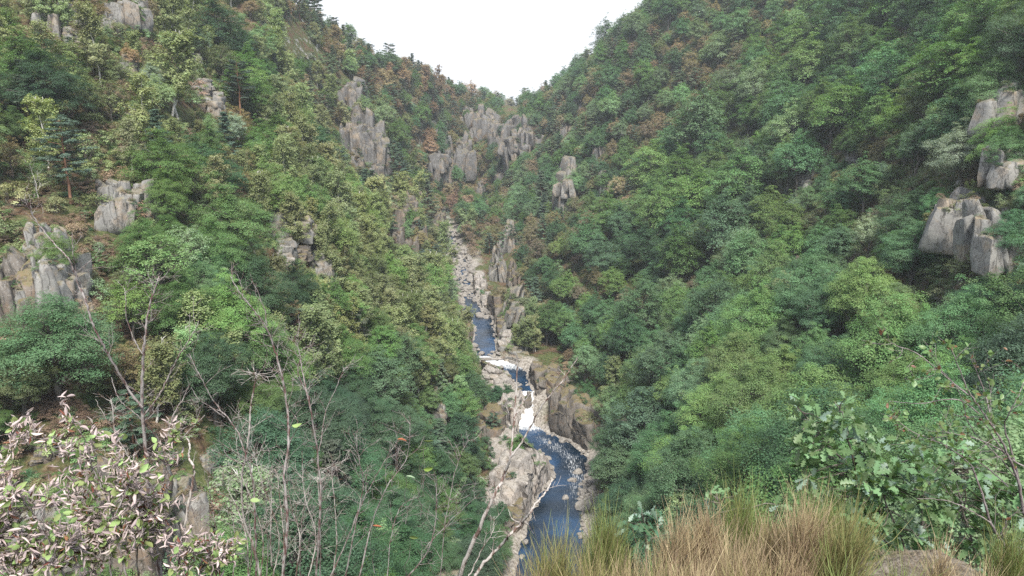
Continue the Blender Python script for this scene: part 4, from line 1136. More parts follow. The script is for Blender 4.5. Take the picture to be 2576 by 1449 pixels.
# what of each tree shows from the path's viewpoint (nearest first)
occ = np.zeros((BH, BW), bool)
trees.sort(key=lambda t: t['y'])
for t in trees:
    y = t['y']; zt = t['z']
    r0 = ((zt + .12 * t['h'] - CAMZ) / y - BE0) / (BE1 - BE0) * (BH - 1); r1 = ((zt + t['h'] - CAMZ) / y - BE0) / (BE1 - BE0) * (BH - 1)
    c0 = ((t['x'] - t['rx']) / y - BA0) / (BA1 - BA0) * (BW - 1); c1 = ((t['x'] + t['rx']) / y - BA0) / (BA1 - BA0) * (BW - 1)
    R0, R1 = int(max(0, math.floor(r0))), int(min(BH - 1, math.ceil(r1))); C0, C1 = int(max(0, math.floor(c0))), int(min(BW - 1, math.ceil(c1)))
    if R1 < R0 or C1 < C0: t['seen'] = 0; continue
    rr, c2 = np.mgrid[R0:R1 + 1, C0:C1 + 1]
    el = ((rr - (r0 + r1) / 2) / max(.6, (r1 - r0) / 2)) ** 2 + ((c2 - (c0 + c1) / 2) / max(.6, (c1 - c0) / 2)) ** 2 <= 1
    free = el & ~occ[R0:R1 + 1, C0:C1 + 1] & (GD[R0:R1 + 1, C0:C1 + 1] > y - 2 - y * .01)
    # inside the picture only
    PX, PY, _ = project(t['x'], y, zt + t['h'] * .6)
    infr = -60 < PX < 2640 and -60 < PY < 1500
    t['px'], t['py'] = PX, PY
    t['seen'] = int(free.sum()) if infr else 0
    occ[R0:R1 + 1, C0:C1 + 1] |= el
print('TREES', len(trees), {k: sum(1 for t in trees if t['kind'] == k) for k in PROTO}, 'seen', {k: sum(1 for t in trees if t['kind'] == k and t['seen'] > 3) for k in PROTO})
# single trees: the ones that show largest; the rest of the wood is one object
CAP = {'broad': 290, 'birch': 200, 'pine': 200, 'shrub': 200}
fam = lambda k: 'broad' if k in ('beech', 'oak', 'ash', 'thin') else k
def pkey(t):
    k = t['kind'] + '_near' if t['y'] < 150 and t['kind'] + '_near' in PROTO else t['kind']
    return k, t['pi'] % len(PROTO[k])
single = []; rest = []
for fk, cap in CAP.items():
    g_ = [t for t in trees if fam(t['kind']) == fk]
    g_.sort(key=lambda t: -t['seen'])
    lim = 10 if fk == 'shrub' else 5
    s_ = [t for t in g_[:cap] if t['seen'] > lim]
    single += s_; sid = {id(t) for t in s_}
    rest += [t for t in g_ if id(t) not in sid]
GROUPN = {'broad': 'broadleaf trees on the slopes of the gorge', 'birch': 'birches on the slopes of the gorge', 'pine': 'pines on the slopes of the gorge', 'shrub': 'bushes on the slopes of the gorge'}
NAME = {'beech': 'broadleaf_tree', 'oak': 'broadleaf_tree', 'ash': 'broadleaf_tree', 'thin': 'broadleaf_tree', 'birch': 'birch_tree', 'pine': 'pine_tree', 'shrub': 'bush'}
CATN = {'beech': 'tree', 'oak': 'tree', 'ash': 'tree', 'thin': 'tree', 'birch': 'birch', 'pine': 'pine', 'shrub': 'bush'}
crown_obj = {}
for t in single:
    kk, j = pkey(t); tm, cm, _ = PROTO[kk][j]; k = t['kind']
    s = t['h'] / (H0[k] if k != 'shrub' else 2.6)
    r = bpy.data.objects.new(NAME[k], None); COL.objects.link(r)
    r.empty_display_size = .5
    r.location = (t['x'], t['y'], t['z'] - .1 * s); r.rotation_euler = (0, 0, t['rot']); r.scale = (s * t['wid'], s * t['wid'], s)
    t['obj'] = r
    tag(r, None, CATN[k], GROUPN[fam(k)])
    a = add('trunk' if k != 'shrub' else 'stems', tm, r)
    c = add('crown' if k != 'shrub' else 'foliage', cm, r)
    c['tint'] = [float(q) for q in t['col']]
    crown_obj[(kk, j)] = (a, c)

for i, (px, py, h, lb) in enumerate(DEAD):
    p = hit(px, py, .6 * h); s = h / 9 * 1.3
    o = add('dead_tree', SNAG[i % 3], None, (p[0], p[1] - 1.5, p[2]), (0, 0, i * 1.7), (s, s, s))
    tag(o, lb, 'dead tree', 'bare dead trees on the slopes')
# ---- labels
def size_word(t):
    return 'small ' if t['h'] < 6.5 and t['kind'] != 'shrub' else ('big ' if t['h'] > 14.5 else '')
PLACES = [(p[0], p[1], p[2]) for p in LAND] + [(1322, 1020, 'the waterfall'), (1218, 850, 'the blue pool'), (1300, 262, 'the sky notch'), (1160, 680, 'the boulder run'), (1400, 1190, 'the lower pool')]
EDGE = [(900, 100, 'the left skyline'), (1130, 205, 'the far left skyline'), (1480, 150, 'the right skyline'), (40, 40, 'the top left corner'), (640, 20, 'the left skyline top'), (1900, 30, 'the right skyline top'),
        (2300, 40, 'the top right edge'), (2560, 60, 'the top right corner'), (40, 400, 'the left edge'), (2540, 760, 'the right edge'), (1850, 620, 'the mid right slope'), (1750, 450, 'the right beech wood'),
        (560, 560, 'the mid left slope'), (860, 640, 'the left bank birches'), (700, 980, 'the wood behind the saplings'), (1000, 1330, 'the bottom dark wood'), (1800, 1080, 'the broomside wood'),
        (2150, 750, 'the lower right slope'), (1650, 250, 'the upper right wood'), (2200, 180, 'the far right wood'), (100, 980, 'the lower left slope'), (300, 780, 'the shrubby lower left slope'), (1620, 850, 'the riverside wood'), (2350, 980, 'the oak scrub')]
PLACES += EDGE
def direction(dx, dy):
    if abs(dx) < .45 * abs(dy): return 'above' if dy < 0 else 'below'
    if abs(dy) < .45 * abs(dx): return 'right of' if dx > 0 else 'left of'
    return ('upper ' if dy < 0 else 'lower ') + ('right of' if dx > 0 else 'left of')
ORD = ['first', 'second', 'third', 'fourth', 'fifth', 'sixth', 'seventh', 'eighth', 'ninth', 'tenth', 'eleventh', 'twelfth']
bk = {}
for t in single:
    d = sorted(PLACES, key=lambda q: math.hypot((q[0] - t['px']), (q[1] - t['py']) * 1.1))[0]
    dx, dy = t['px'] - d[0], t['py'] - d[1]
    dist = math.hypot(dx, dy)
    dd = direction(dx, dy)
    if d in EDGE:
        where = ('at ' if any(q in d[2] for q in ('edge', 'corner', 'skyline')) else 'in ') + d[2] if dist < 45 else {'above': 'just above', 'below': 'just below'}.get(dd, dd) + ' ' + d[2]
        if dist >= 45 and any(q in d[2] for q in ('slope', 'wood', 'scrub', 'birches')):
            where = {'above': 'in the top of ', 'below': 'in the foot of ', 'right of': 'in the right of ', 'left of': 'in the left of '}.get(dd, 'in the ' + dd + ' ') + d[2]
    else:
        where = ('close ' if dist < 40 else 'well ' if dist > 110 else '') + dd + ' ' + d[2]
    base = size_word(t) + WORD[t['tint']] + ' ' + KINDW[t['kind']]
    bk.setdefault((base, where), []).append(t)
for (base, where), g_ in bk.items():
    if len(g_) == 1:
        g_[0]['obj']['label'] = f'{base} {where}'
    else:
        g_.sort(key=lambda t: t['px'])
        for i, t in enumerate(g_):
            if len(g_) == 2: w_ = ('left', 'right')[i] + ' of two: '; lab = f'{w_}{base} {where}'
            else:
                o_ = 'leftmost' if i == 0 else 'rightmost' if i == len(g_) - 1 else (ORD[i] if i < 12 else f'{i+1}th') + ' from left'
                lab = f'{o_}: {base} {where}'
            t['obj']['label'] = lab
# upstream boulders
sh = sorted([o for o in COL.objects if o.get('_w') == 2], key=lambda o: o.location.y)
cnt = {}
for o in sh:
    l, r, zr = [float(q) for q in river(o.location.y)]
    side = 'left' if o.location.x < (l + r) / 2 else 'right'
    Yb = o.location.y
    zone_ = 'beside the bottom of the lower pool' if Yb < 180 else 'beside the upper lower pool' if Yb < 222 else 'between the waterfall and the little cascade' if Yb < 267 else 'beside the blue pool' if Yb < 304 else 'above the blue pool'
    cnt.setdefault((side, zone_), []).append(o)
for (side, zone_), g_ in cnt.items():
    for i, o in enumerate(g_):
        o_ = 'nearest ' if i == 0 else 'farthest ' if i == len(g_) - 1 else (ORD[i] if i < 12 else str(i + 1) + 'th') + '-nearest '
        o['label'] = f'{o_}loose stone on the {side} shore {zone_}'
    for o in g_: del o['_w']
bl = [o for o in COL.objects if o.get('_w')]
sec = {}
for o in bl:
    px, py, _ = project(*o.location)
    o['_p'] = px
    l, r, zr = [float(q) for q in river(o.location.y)]
    side = 'left edge' if o.location.x < l + 1 else 'right edge' if o.location.x > r - 1 else 'middle'
    band = int((py - 590) // 16)
    sec.setdefault((side, band), []).append(o)
for (side, band), g_ in sec.items():
    lv_ = {-1: 'at its topmost visible end', 0: 'at its far end', 1: 'near its far end', 2: 'in its upper part', 3: 'above its white rapid', 4: 'beside the smooth pointed boulder', 5: 'beside its white rapid', 6: 'below its white rapid', 7: 'at its lower bend', 8: 'where it calms', 9: 'just above the dark riffle', 10: 'at the dark riffle'}.get(band, 'at its lower end')
    g_.sort(key=lambda o: o['_p'])
    for i, o in enumerate(g_):
        o_ = '' if len(g_) == 1 else ('leftmost ' if i == 0 else 'rightmost ' if i == len(g_) - 1 else ORD[min(i, 11)] + '-from-left ')
        o['label'] = f'{o_}grey stone of the boulder run, {side}, {lv_}'
    for o in g_: del o['_p']; del o['_w']

# ---- the rest of the wood: one object per kind of growth, instanced from the same trees
def scatter(name, items, protos_of, label, cat, extra_tint=None):
    """items: (x, y, z, rot, sx, sz, proto key, colour)"""
    n = len(items)
    me = bpy.data.meshes.new(name)
    me.vertices.add(n); me.vertices.foreach_set('co', np.array([i[:3] for i in items], dtype=np.float32).ravel())
    keys = sorted({i[6] for i in items})
    def at_f(nm, typ, vals, prop='value'):
        a = me.attributes.new(nm, typ, 'POINT'); a.data.foreach_set(prop, vals)
    at_f('rotz', 'FLOAT', np.array([i[3] for i in items], dtype=np.float32))
    at_f('scl', 'FLOAT_VECTOR', np.array([(i[4], i[4], i[5]) for i in items], dtype=np.float32).ravel(), 'vector')
    at_f('tint', 'FLOAT_VECTOR', np.array([i[7] for i in items], dtype=np.float32).ravel(), 'vector')
    at_f('pk', 'INT', np.array([keys.index(i[6]) for i in items], dtype=np.int32))
    o = add(name, me)
    ng = bpy.data.node_groups.new(name, 'GeometryNodeTree')
    ng.interface.new_socket('Geometry', in_out='INPUT', socket_type='NodeSocketGeometry')
    ng.interface.new_socket('Geometry', in_out='OUTPUT', socket_type='NodeSocketGeometry')
    nn, L = ng.nodes, ng.links
    gi = nn.new('NodeGroupInput'); go = nn.new('NodeGroupOutput'); join = nn.new('GeometryNodeJoinGeometry')
    def named(nm, dt):
        x = nn.new('GeometryNodeInputNamedAttribute'); x.data_type = dt; x.inputs['Name'].default_value = nm; return x.outputs['Attribute']
    rz_ = nn.new('ShaderNodeCombineXYZ'); L.new(named('rotz', 'FLOAT'), rz_.inputs['Z'])
    sc_ = named('scl', 'FLOAT_VECTOR'); pk_ = named('pk', 'INT')
    m2p = nn.new('GeometryNodeMeshToPoints'); L.new(gi.outputs[0], m2p.inputs['Mesh'])
    for j, k in enumerate(keys):
        parts = protos_of(k)
        gj = nn.new('GeometryNodeJoinGeometry')
        for po in parts:
            oi = nn.new('GeometryNodeObjectInfo'); oi.inputs['Object'].default_value = po; oi.transform_space = 'ORIGINAL'
            L.new(oi.outputs['Geometry'], gj.inputs[0])
        iop = nn.new('GeometryNodeInstanceOnPoints')
        cmp_ = nn.new('FunctionNodeCompare'); cmp_.data_type = 'INT'; cmp_.operation = 'EQUAL'
        L.new(pk_, cmp_.inputs[2]); cmp_.inputs[3].default_value = j
        L.new(m2p.outputs[0], iop.inputs['Points']); L.new(cmp_.outputs[0], iop.inputs['Selection']); L.new(gj.outputs[0], iop.inputs['Instance'])
        L.new(rz_.outputs[0], iop.inputs['Rotation']); L.new(sc_, iop.inputs['Scale'])
        L.new(iop.outputs[0], join.inputs[0])
    L.new(join.outputs[0], go.inputs[0])
    md = o.modifiers.new('scatter', 'NODES'); md.node_group = ng
    tag(o, label, cat, None, 'stuff')
    return o
items = {}
for t in rest:
    k, j = pkey(t)
    if (k, j) not in crown_obj:
        j = [q[1] for q in crown_obj if q[0] == k][0]
    pk_ = (k, j); k = t['kind']
    s = t['h'] / (H0[k] if k != 'shrub' else 2.6)
    items.setdefault(fam(k), []).append((t['x'], t['y'], t['z'] - .1, t['rot'], s * t['wid'], s, pk_, t['col']))
LB = {'broad': ('broadleaf_wood', 'farther broadleaf trees merging into one wood on the slopes', 'wood'), 'birch': ('birch_wood', 'farther birches merging into the wood', 'wood'),
      'pine': ('pine_wood', 'farther pines merging into the wood on the left ridge', 'wood'), 'shrub': ('scrub', 'low scrub covering the slopes between the trees', 'scrub')}
for f_, it in items.items():
    scatter(LB[f_][0], it, lambda k: crown_obj[k], LB[f_][1], LB[f_][2])
# undergrowth close to the ground
nu = 48000
ua = rngt.uniform(-.84, .84, nu); uy = np.exp(rngt.uniform(math.log(42), math.log(640), nu)); ux = ua * uy
uz = height(ux, uy)
L_, R_, Z_ = river(uy)
dr = np.maximum(L_ - ux, ux - R_)
ue = (uz - CAMZ) / uy
ur = np.clip(((ue - BE0) / (BE1 - BE0) * (BH - 1)).round().astype(int), 0, BH - 1); uc = np.clip(((ua - BA0) / (BA1 - BA0) * (BW - 1)).round().astype(int), 0, BW - 1)
un = vnoise(np.stack([ux, uy, ux * 0], 1) / 14, 8)
mask = (GD[ur, uc] > uy * .97 - 4) & ((dr > 5) | (uy > YE + 50)) & (ue < .3) & (KD[ur, uc] < uy + .5) & (un < .35)
its = []
sk = [k for k in crown_obj if k[0] == 'shrub']
tn = ['olive', 'green', 'mauve', 'light', 'brownish', 'deep', 'rust', 'olive', 'green', 'birch']
for i in np.nonzero(mask)[0]:
    s = rngt.uniform(.22, .6) * min(1.5, .8 + uy[i] / 500)
    tq_ = tn[int(rngt.integers(len(tn)))]
    if ux[i] < -.18 * uy[i] and uy[i] < 125 and un[i] < .05 and i % 5 < 3: tq_ = 'rust'
    its.append((ux[i], uy[i], uz[i] - .05, rngt.uniform(0, 6.28), s * 1.2, s, sk[i % len(sk)], 1.5 * np.array(T[tq_]) * math.exp(rngt.normal(0, .15))))
for o in [q for q in COL.objects if q.name.startswith('crag')]:
    me = o.data; nv = len(me.vertices); k = min(900, nv)
    mw = Matrix.LocRotScale(o.location, o.rotation_euler, o.scale)
    big = max(o.dimensions)
    cand = 0
    for vi in rngt.integers(0, nv, 900):
        v = me.vertices[int(vi)]
        if v.normal.z > .55 and v.co.y < o.dimensions.y * .6:
            w_ = mw @ v.co
            s = rngt.uniform(.18, .42) * min(1.6, max(.5, big / 12))
            its.append((w_.x, w_.y, w_.z - .1, rngt.uniform(0, 6.28), s * 1.2, s * .8, sk[cand % len(sk)], 1.5 * np.array(T[('olive', 'green', 'mauve', 'brownish', 'deep')[cand % 5]])))
            cand += 1
            if cand > 16: break
scatter('undergrowth', its, lambda k: (crown_obj[k][1],), 'heather, bramble and low shrubs covering the ground between trees', 'undergrowth')
print('SINGLE', len(single), 'REST', len(rest), 'UNDER', len(its))

for o in COL.objects:
    lb = o.get('label')
    if lb and len(lb.replace('-', '-').split()) > 16: print('LONG', len(lb.split()), lb)

bobj = {}
for o in COL.objects:
    if o.name.startswith('boulder') and o.data in BM: bobj.setdefault(BM.index(o.data), o)
scatter('river_stones', [(q[2], q[3], q[4], q[9], q[5], q[5] * .85, q[6] if q[6] in bobj else min(bobj), (.3, .3, .3)) for q in small], lambda k: (bobj[k],), 'smaller loose stones between the boulders along the river', 'stones')
# ------------------------------------------------------------------ foreground: the viewpoint ledge and what grows on it
rngf = np.random.default_rng(404)
def ledge_z(x, y):
    x = np.asarray(x, float); y = np.asarray(y, float)
    r = sstep(-.5, .4, x)
    z = 98.3 - .28 * np.clip(y, 0, 3.2) - .14 * np.clip(y - 3.2, 0, None)
    z = z - (1 - r) * 1.15 * sstep(.8, 2.5, y)
    z = np.minimum(z, 100 - .80 * y + .25 * (y < 1))
    lim = 5.6 + r * .9
    z = z - np.clip(y - lim, 0, None) ** 1.0 * 2.4 - np.clip(np.abs(x) - 7, 0, None) * 1.6
    p3 = np.stack([x.ravel(), y.ravel(), x.ravel() * 0], 1)
    return z + (fbm(p3 / 1.2, 61, 4) * .07).reshape(z.shape) + (fbm(p3 / 4, 62, 2) * np.clip(p3[:, 1] - 4, 0, 3) * .1).reshape(z.shape)
gx, gy = np.meshgrid(np.linspace(-14, 14, 160), np.linspace(-8, 18, 150))
gz = ledge_z(gx, gy)
idx = np.arange(gx.size).reshape(gx.shape)
fc = np.stack([idx[:-1, :-1], idx[:-1, 1:], idx[1:, 1:], idx[1:, :-1]], -1).reshape(-1, 4)
tag(add('ledge_ground', mesh_from('ledge_ground', np.stack([gx.ravel(), gy.ravel(), gz.ravel()], 1), fc, [M['ground']], True)), kind='structure')

M['drybark'] = bark_mat('red_brown_bark_with_lichen', (.085, .045, .04), (.10, .055, .05), 45, (1, 1, .35), (.30, .40), (.27, .25, .24))
M['greybark'] = bark_mat('grey_twig_bark', (.11, .085, .08), (.22, .195, .18), 40, (1, 1, .3), (.40, .6))
M['whitebark'] = bark_mat('white_lichen_bark', (.13, .085, .07), (.40, .37, .345), 30, (1, 1, .35), (.42, .52))
M['aspenbark'] = bark_mat('purplish_grey_bark', (.13, .10, .10), (.26, .23, .23), 30, (1, 1, .3), (.40, .6))
M['wither'] = foliage_mat('withered_leaf', .12, .7, None, .30)
M['broom'] = foliage_mat('broom_shoot', .1, .6, None, .38)
M['oakleaf'] = foliage_mat('oak_leaf', .25, .42, None, .22)

def px_path(pts, d, wob=.12, ext=None, rng=rngf, n=7):
    """photo polyline -> smooth 3-D polyline standing about d metres off"""
    P = [np.array(p, float) for p in pts]
    out = []
    k = len(P)
    t = np.linspace(0, k - 1, (k - 1) * n + 1)
    ys = d + np.cumsum(rng.normal(0, wob * .35, k))
    for q in t:
        i = min(int(q), k - 2); f = q - i
        p0 = P[max(i - 1, 0)]; p1 = P[i]; p2 = P[i + 1]; p3 = P[min(i + 2, k - 1)]
        c = .5 * ((2 * p1) + (-p0 + p2) * f + (2 * p0 - 5 * p1 + 4 * p2 - p3) * f * f + (-p0 + 3 * p1 - 3 * p2 + p3) * f ** 3)
        Y = ys[i] * (1 - f) + ys[i + 1] * f
        out.append(at(c[0], c[1], Y))
    return np.array(out)
def twig(mb, p, d, L, r, lev, rng, tips, up=.25, kink=.10, br=3):
    n = 6
    d = unit(np.asarray(d, float))
    pts = [np.array(p, float)]
    for i in range(n - 1):
        d = unit(d + rng.normal(0, kink, 3) + np.array([0, 0, up * .12]))
        pts.append(pts[-1] + d * L / (n - 1))
    mb.tube(pts, np.linspace(r, max(.0007, r * .45), n), 4)
    tips.append((pts[-1], d))
    if lev <= 0: return
    for k in range(br):
        i = rng.integers(1, n - 1)
        dd = unit(pts[i + 1] - pts[i]); s = rng.normal(size=3); s = unit(s - dd * (s @ dd))
        twig(mb, pts[i], dd * .75 + s * .75, L * rng.uniform(.35, .6), r * .6, lev - 1, rng, tips, up, kink, br)
def stem_shrub(name, label, cat, group, paths, d, bark, side=(14, .28, .0028), seed=1, br=3, up=.25, parts=True, wob=.12, lev=1):
    """paths: (points, width px at foot, width px at tip)"""
    rng = np.random.default_rng(seed)
    base = None
    sm = MB(); tw = MB(); tips = []
    for (pts, w0, w1) in paths:
        P = px_path(pts, d, wob, rng=rng)
        if pts[0][1] > 1430 or base is None:
            f0 = P[0]
            g_ = float(ledge_z(np.array([f0[0]]), np.array([f0[1]]))[0])
            if pts[0][1] > 1430:
                b_ = np.array([f0[0] + (f0[0] - P[3][0]) * .5, f0[1] - .05, min(g_ - .1, f0[2] - .2)])
                P = np.vstack([b_, P])
            if base is None: base = P[0].copy()
        R = np.linspace(w0, w1, len(P)) * d / F * .5
        # knots and slight kinks
        P[1:-1] += rng.normal(0, .002, (len(P) - 2, 3))
        R = R * rng.uniform(.88, 1.14, len(P))
        sm.tube(P, R, 6)
        tips.append((P[-1], unit(P[-1] - P[-2])))
        L = np.linalg.norm(P[-1] - P[0])
        for k in range(int(side[0] * L)):
            q = rng.uniform(.12, 1.0) ** .8
            i = min(int(q * (len(P) - 1)), len(P) - 2)
            dd = unit(P[i + 1] - P[i]); s = rng.normal(size=3) * [1, .6, 1]; s = unit(s - dd * (s @ dd))
            short = rng.random() < .4
            twig(tw, P[i], dd * .7 + s * .8, (side[1] * .22 if short else side[1]) * rng.uniform(.5, 1.3) * (1.15 - .5 * q), max(side[2] * (.7 if short else 1), R[i] * .25), 0 if short else lev, rng, tips, up, .13, br)
    r = bpy.data.objects.new(name, None); COL.objects.link(r); r.location = base; r.empty_display_size = .2
    tag(r, label, cat, group)
    def child(nm, mb_, mat):
        me = mb_.mesh(nm, mat)
        me.transform(Matrix.Translation(-Vector(base)))
        return add(nm, me, r)
    if tw.v: sm.quads(np.concatenate(tw.v), np.concatenate(tw.f))
    child('branches', sm, bark)
    return r, base, tips
def Z4(*p): return [(.5 * x, 724.5 + .5 * y) for x, y in p]
def Z5(*p): return [(858.7 + .5 * x, 724.5 + .5 * y) for x, y in p]
def Z6(*p): return [(1717 + .5 * x, 724.5 + .5 * y) for x, y in p]
GS = 'bare saplings in front of the gorge'
S_ = (19, .20, .0016)
stem_shrub('bare_sapling', 'tall reddish bare sapling with three forked tops, rising through the withered leaves', 'sapling', GS, [
    (Z4((810, 1460), (755, 1150), (740, 900), (715, 600), (718, 400), (730, 250), (745, 120), (785, -10), (800, -60)), 12, 3),
    (Z4((715, 600), (640, 500), (560, 360), (520, 290), (470, 190), (430, 60), (400, -5), (370, -90), (340, -150), (250, -250), (170, -360), (130, -430)), 6.5, 2.2),
    ([(196, 718), (191, 680), (184, 640), (181, 585)], 3.2, 1.5),
    (Z4((725, 640), (800, 540), (850, 440), (900, 340), (955, 255), (1000, 165)), 5, 1.8),
    (Z4((718, 330), (680, 270), (640, 170), (632, 60), (628, 0)), 3, 1.4)], 4.4, M['drybark'], S_, 11)
stem_shrub('bare_sapling', 'dark bare sapling just right of the tallest reddish one, with straight side shoots', 'sapling', GS, [
    (Z4((860, 1460), (832, 1200), (828, 850), (870, 650), (930, 545)), 8, 2),
    (Z4((830, 850), (790, 750), (690, 640), (600, 560), (560, 450)), 4, 1.5), (Z4((850, 830), (930, 740), (1030, 640)), 4, 2)], 4.6, M['drybark'], S_, 12)
stem_shrub('bare_sapling', 'crooked chalk-white bare stem with a kink, right of the withered shrub', 'sapling', GS, [
    (Z4((890, 1460), (930, 1200), (965, 1000), (978, 910), (950, 850), (955, 790), (938, 750)), 9, 4)], 4.3, M['whitebark'], (4, .1, .002), 13)
stem_shrub('bare_sapling', 'slender grey bare sapling leaning left among the withered leaves', 'sapling', GS, [
    (Z4((800, 1300), (745, 1200), (670, 1100), (620, 1020), (590, 880), (575, 700), (560, 560)), 6, 1.5), (Z4((745, 1180), (700, 1000), (650, 860), (560, 700), (480, 560)), 4, 1.2)], 4.5, M['whitebark'], S_, 14)
stem_shrub('bare_sapling', 'bare brown sapling arching up left of the forked pair, bottom centre-left', 'sapling', GS, [
    (Z4((1290, 1460), (1285, 1200), (1275, 1000), (1240, 850), (1180, 700), (1085, 585), (1010, 450), (950, 330)), 6, 1.6),
    (Z4((1130, 650), (1060, 600), (1000, 560), (962, 500)), 3, 1.4), (Z4((1250, 900), (1160, 860), (1125, 815)), 3, 1.8)], 4.3, M['drybark'], S_, 15)
stem_shrub('bare_sapling', 'tallest reddish sapling of the middle clump, its top leaning left', 'sapling', GS, [
    (Z4((1420, 1460), (1445, 1200), (1430, 950), (1450, 800), (1445, 600), (1415, 430), (1380, 300), (1340, 200), (1260, 90), (1190, 0), (1160, -60)), 9, 1.8),
    (Z4((1345, 190), (1325, 90), (1290, 45)), 3, 1.5), (Z4((1460, 770), (1500, 690), (1480, 640)), 2.5, 1.2)], 4.1, M['drybark'], S_, 16)
stem_shrub('bare_sapling', 'white-barked bare sapling with a twisted top in the middle clump', 'sapling', GS, [
    (Z4((1310, 1460), (1275, 1300), (1225, 1150), (1218, 950), (1245, 790), (1262, 600), (1287, 450), (1278, 430)), 7, 3.5),
    (Z4((1225, 1000), (1190, 950), (1100, 900)), 3, 1.2), (Z4((1370, 1400), (1360, 1250), (1365, 1050), (1345, 960)), 5, 2)], 4.4, M['whitebark'], S_, 17)
stem_shrub('bare_sapling', 'dark upright bare sapling with wavy whips, right side of the middle clump', 'sapling', GS, [
    (Z4((1590, 1460), (1612, 1100), (1600, 850), (1560, 600), (1520, 420), (1505, 320), (1480, 240)), 7, 1.5), (Z4((1560, 560), (1500, 430), (1515, 340)), 4, 2),
    (Z4((1605, 820), (1640, 620), (1700, 480), (1730, 400)), 3, 1.2)], 4.2, M['drybark'], S_, 18)
stem_shrub('bare_sapling', 'many-stemmed low grey bare shrub filling the bottom of the middle clump', 'sapling', GS, [
    (Z4((1250 + i * 60, 1460), (1240 + i * 62 + (i % 3) * 20, 1250), (1180 + i * 70, 1080 - (i % 4) * 50), (1110 + i * 82, 960 - (i % 3) * 70)), 4.5, 1.3) for i in range(8)], 4.3, M['whitebark'], (18, .18, .0014), 19)
stem_shrub('bare_sapling', 'reddish-grey whippy shrub along the bottom edge left of centre', 'sapling', GS, [
    (Z4((1000 + i * 85, 1460), (1020 + i * 82, 1300), (980 + i * 90, 1160 - (i % 3) * 40), (950 + i * 98, 1050 - (i % 2) * 90)), 3.5, 1.2) for i in range(8)], 4.7, M['drybark'], (18, .2, .0014), 20)
stem_shrub('bare_sapling', 'tangle of bare twigs left of the birch pole with a few dry leaves', 'sapling', GS, [
    (Z5((90, 1460), (150, 1200), (230, 1000), (330, 850), (345, 640)), 5, 1.5), (Z5((20, 1460), (60, 1250), (110, 1000), (90, 870), (60, 730)), 5, 1.6),
    (Z5((330, 1460), (430, 1330), (470, 1200), (480, 1000), (470, 930)), 5, 1.8), (Z5((430, 1300), (560, 1160), (700, 1030)), 3, 1.2), (Z5((-60, 1460), (20, 1290), (100, 1090), (200, 900), (290, 760)), 5, 1.4),
    (Z5((230, 1460), (250, 1250), (300, 1100), (420, 1040)), 3.5, 1.2), (Z5((500, 1460), (520, 1200), (580, 900), (640, 760)), 3.4, 1.2)], 4.2, M['drybark'], (13, .2, .0016), 21)
stem_shrub('birch_pole', 'long pale birch pole forking over the waterfall, foremost of two leaning right', 'sapling', 'pale poles leaning over the river', [
    (Z5((595, 1460), (640, 1330), (700, 1200), (770, 1040), (820, 940), (848, 850), (866, 700), (880, 500), (884, 340)), 13, 3.2),
    (Z5((848, 852), (900, 790), (950, 700), (1010, 590), (1100, 480), (1150, 410), (1192, 345)), 6, 2), (Z5((866, 650), (920, 570), (965, 515)), 3.4, 1.6)], 3.9, M['whitebark'], (5, .13, .0014), 22)
stem_shrub('birch_pole', 'lower pale pole reaching over the blue lower pool, right of the forked one', 'sapling', 'pale poles leaning over the river', [
    (Z5((665, 1460), (720, 1380), (790, 1310), (850, 1240), (905, 1185), (950, 1130), (965, 1105), (1010, 1050), (1040, 1010), (1062, 958)), 10, 3.5),
    (Z5((640, 1460), (700, 1330), (760, 1230), (770, 1150)), 4, 1.4), (Z5((905, 1185), (860, 1160), (840, 1110)), 2.5, 1.2)], 3.7, M['whitebark'], (6, .14, .0014), 23)

# ---- curled withered leaves
def curl_leaves(name, pos, dirs, size, rng, mat, lv, curl, parent, base, tint, nu=5, nv=4, width=.5):
    V = []; n = len(pos)
    u = np.linspace(0, 1, nu); v = np.linspace(-1, 1, nv)
    U, Vv = np.meshgrid(u, v, indexing='ij')
    env = np.sin(PI * np.clip(U * .94 + .03, 0, 1)) ** .75 * (1 - .25 * U)
    ax = unit(dirs); s = rng.normal(size=(n, 3)); b = unit(s - ax * (s * ax).sum(1)[:, None]); c = np.cross(ax, b)
    for i in range(n):
        L = size[i]; W = L * width * .5; k = curl[i] * rng.uniform(.7, 1.3)
        ang = Vv * k
        w = env * W
        x = (U - 0) * L
        yy = np.where(abs(k) < .1, Vv * w, np.sin(ang) / max(k, .1) * w)
        zz = (1 - np.cos(ang)) / max(k, .1) * w
        bendz = -(U ** 2) * L * rng.uniform(-.1, .45)
        rip = np.sin(U * 16) * L * .012
        P = pos[i] + x[..., None] * ax[i] + yy[..., None] * b[i] + (zz + bendz + rip)[..., None] * c[i]
        V.append(P.reshape(-1, 3))
    V = np.concatenate(V) - base
    idx = np.arange(nu * nv).reshape(nu, nv)
    f1 = np.stack([idx[:-1, :-1], idx[:-1, 1:], idx[1:, 1:], idx[1:, :-1]], -1).reshape(-1, 4)
    Fc = (f1[None] + (np.arange(n) * nu * nv)[:, None, None]).reshape(-1, 4)
    me = mesh_from(name, V, Fc, [mat], True)
    a = me.attributes.new('lv', 'FLOAT', 'FACE'); a.data.foreach_set('value', np.repeat(np.clip(lv, 0, 1), len(f1)).astype(np.float32))
    o = add(name, me, parent); o['tint'] = [float(q) for q in tint]
    return o
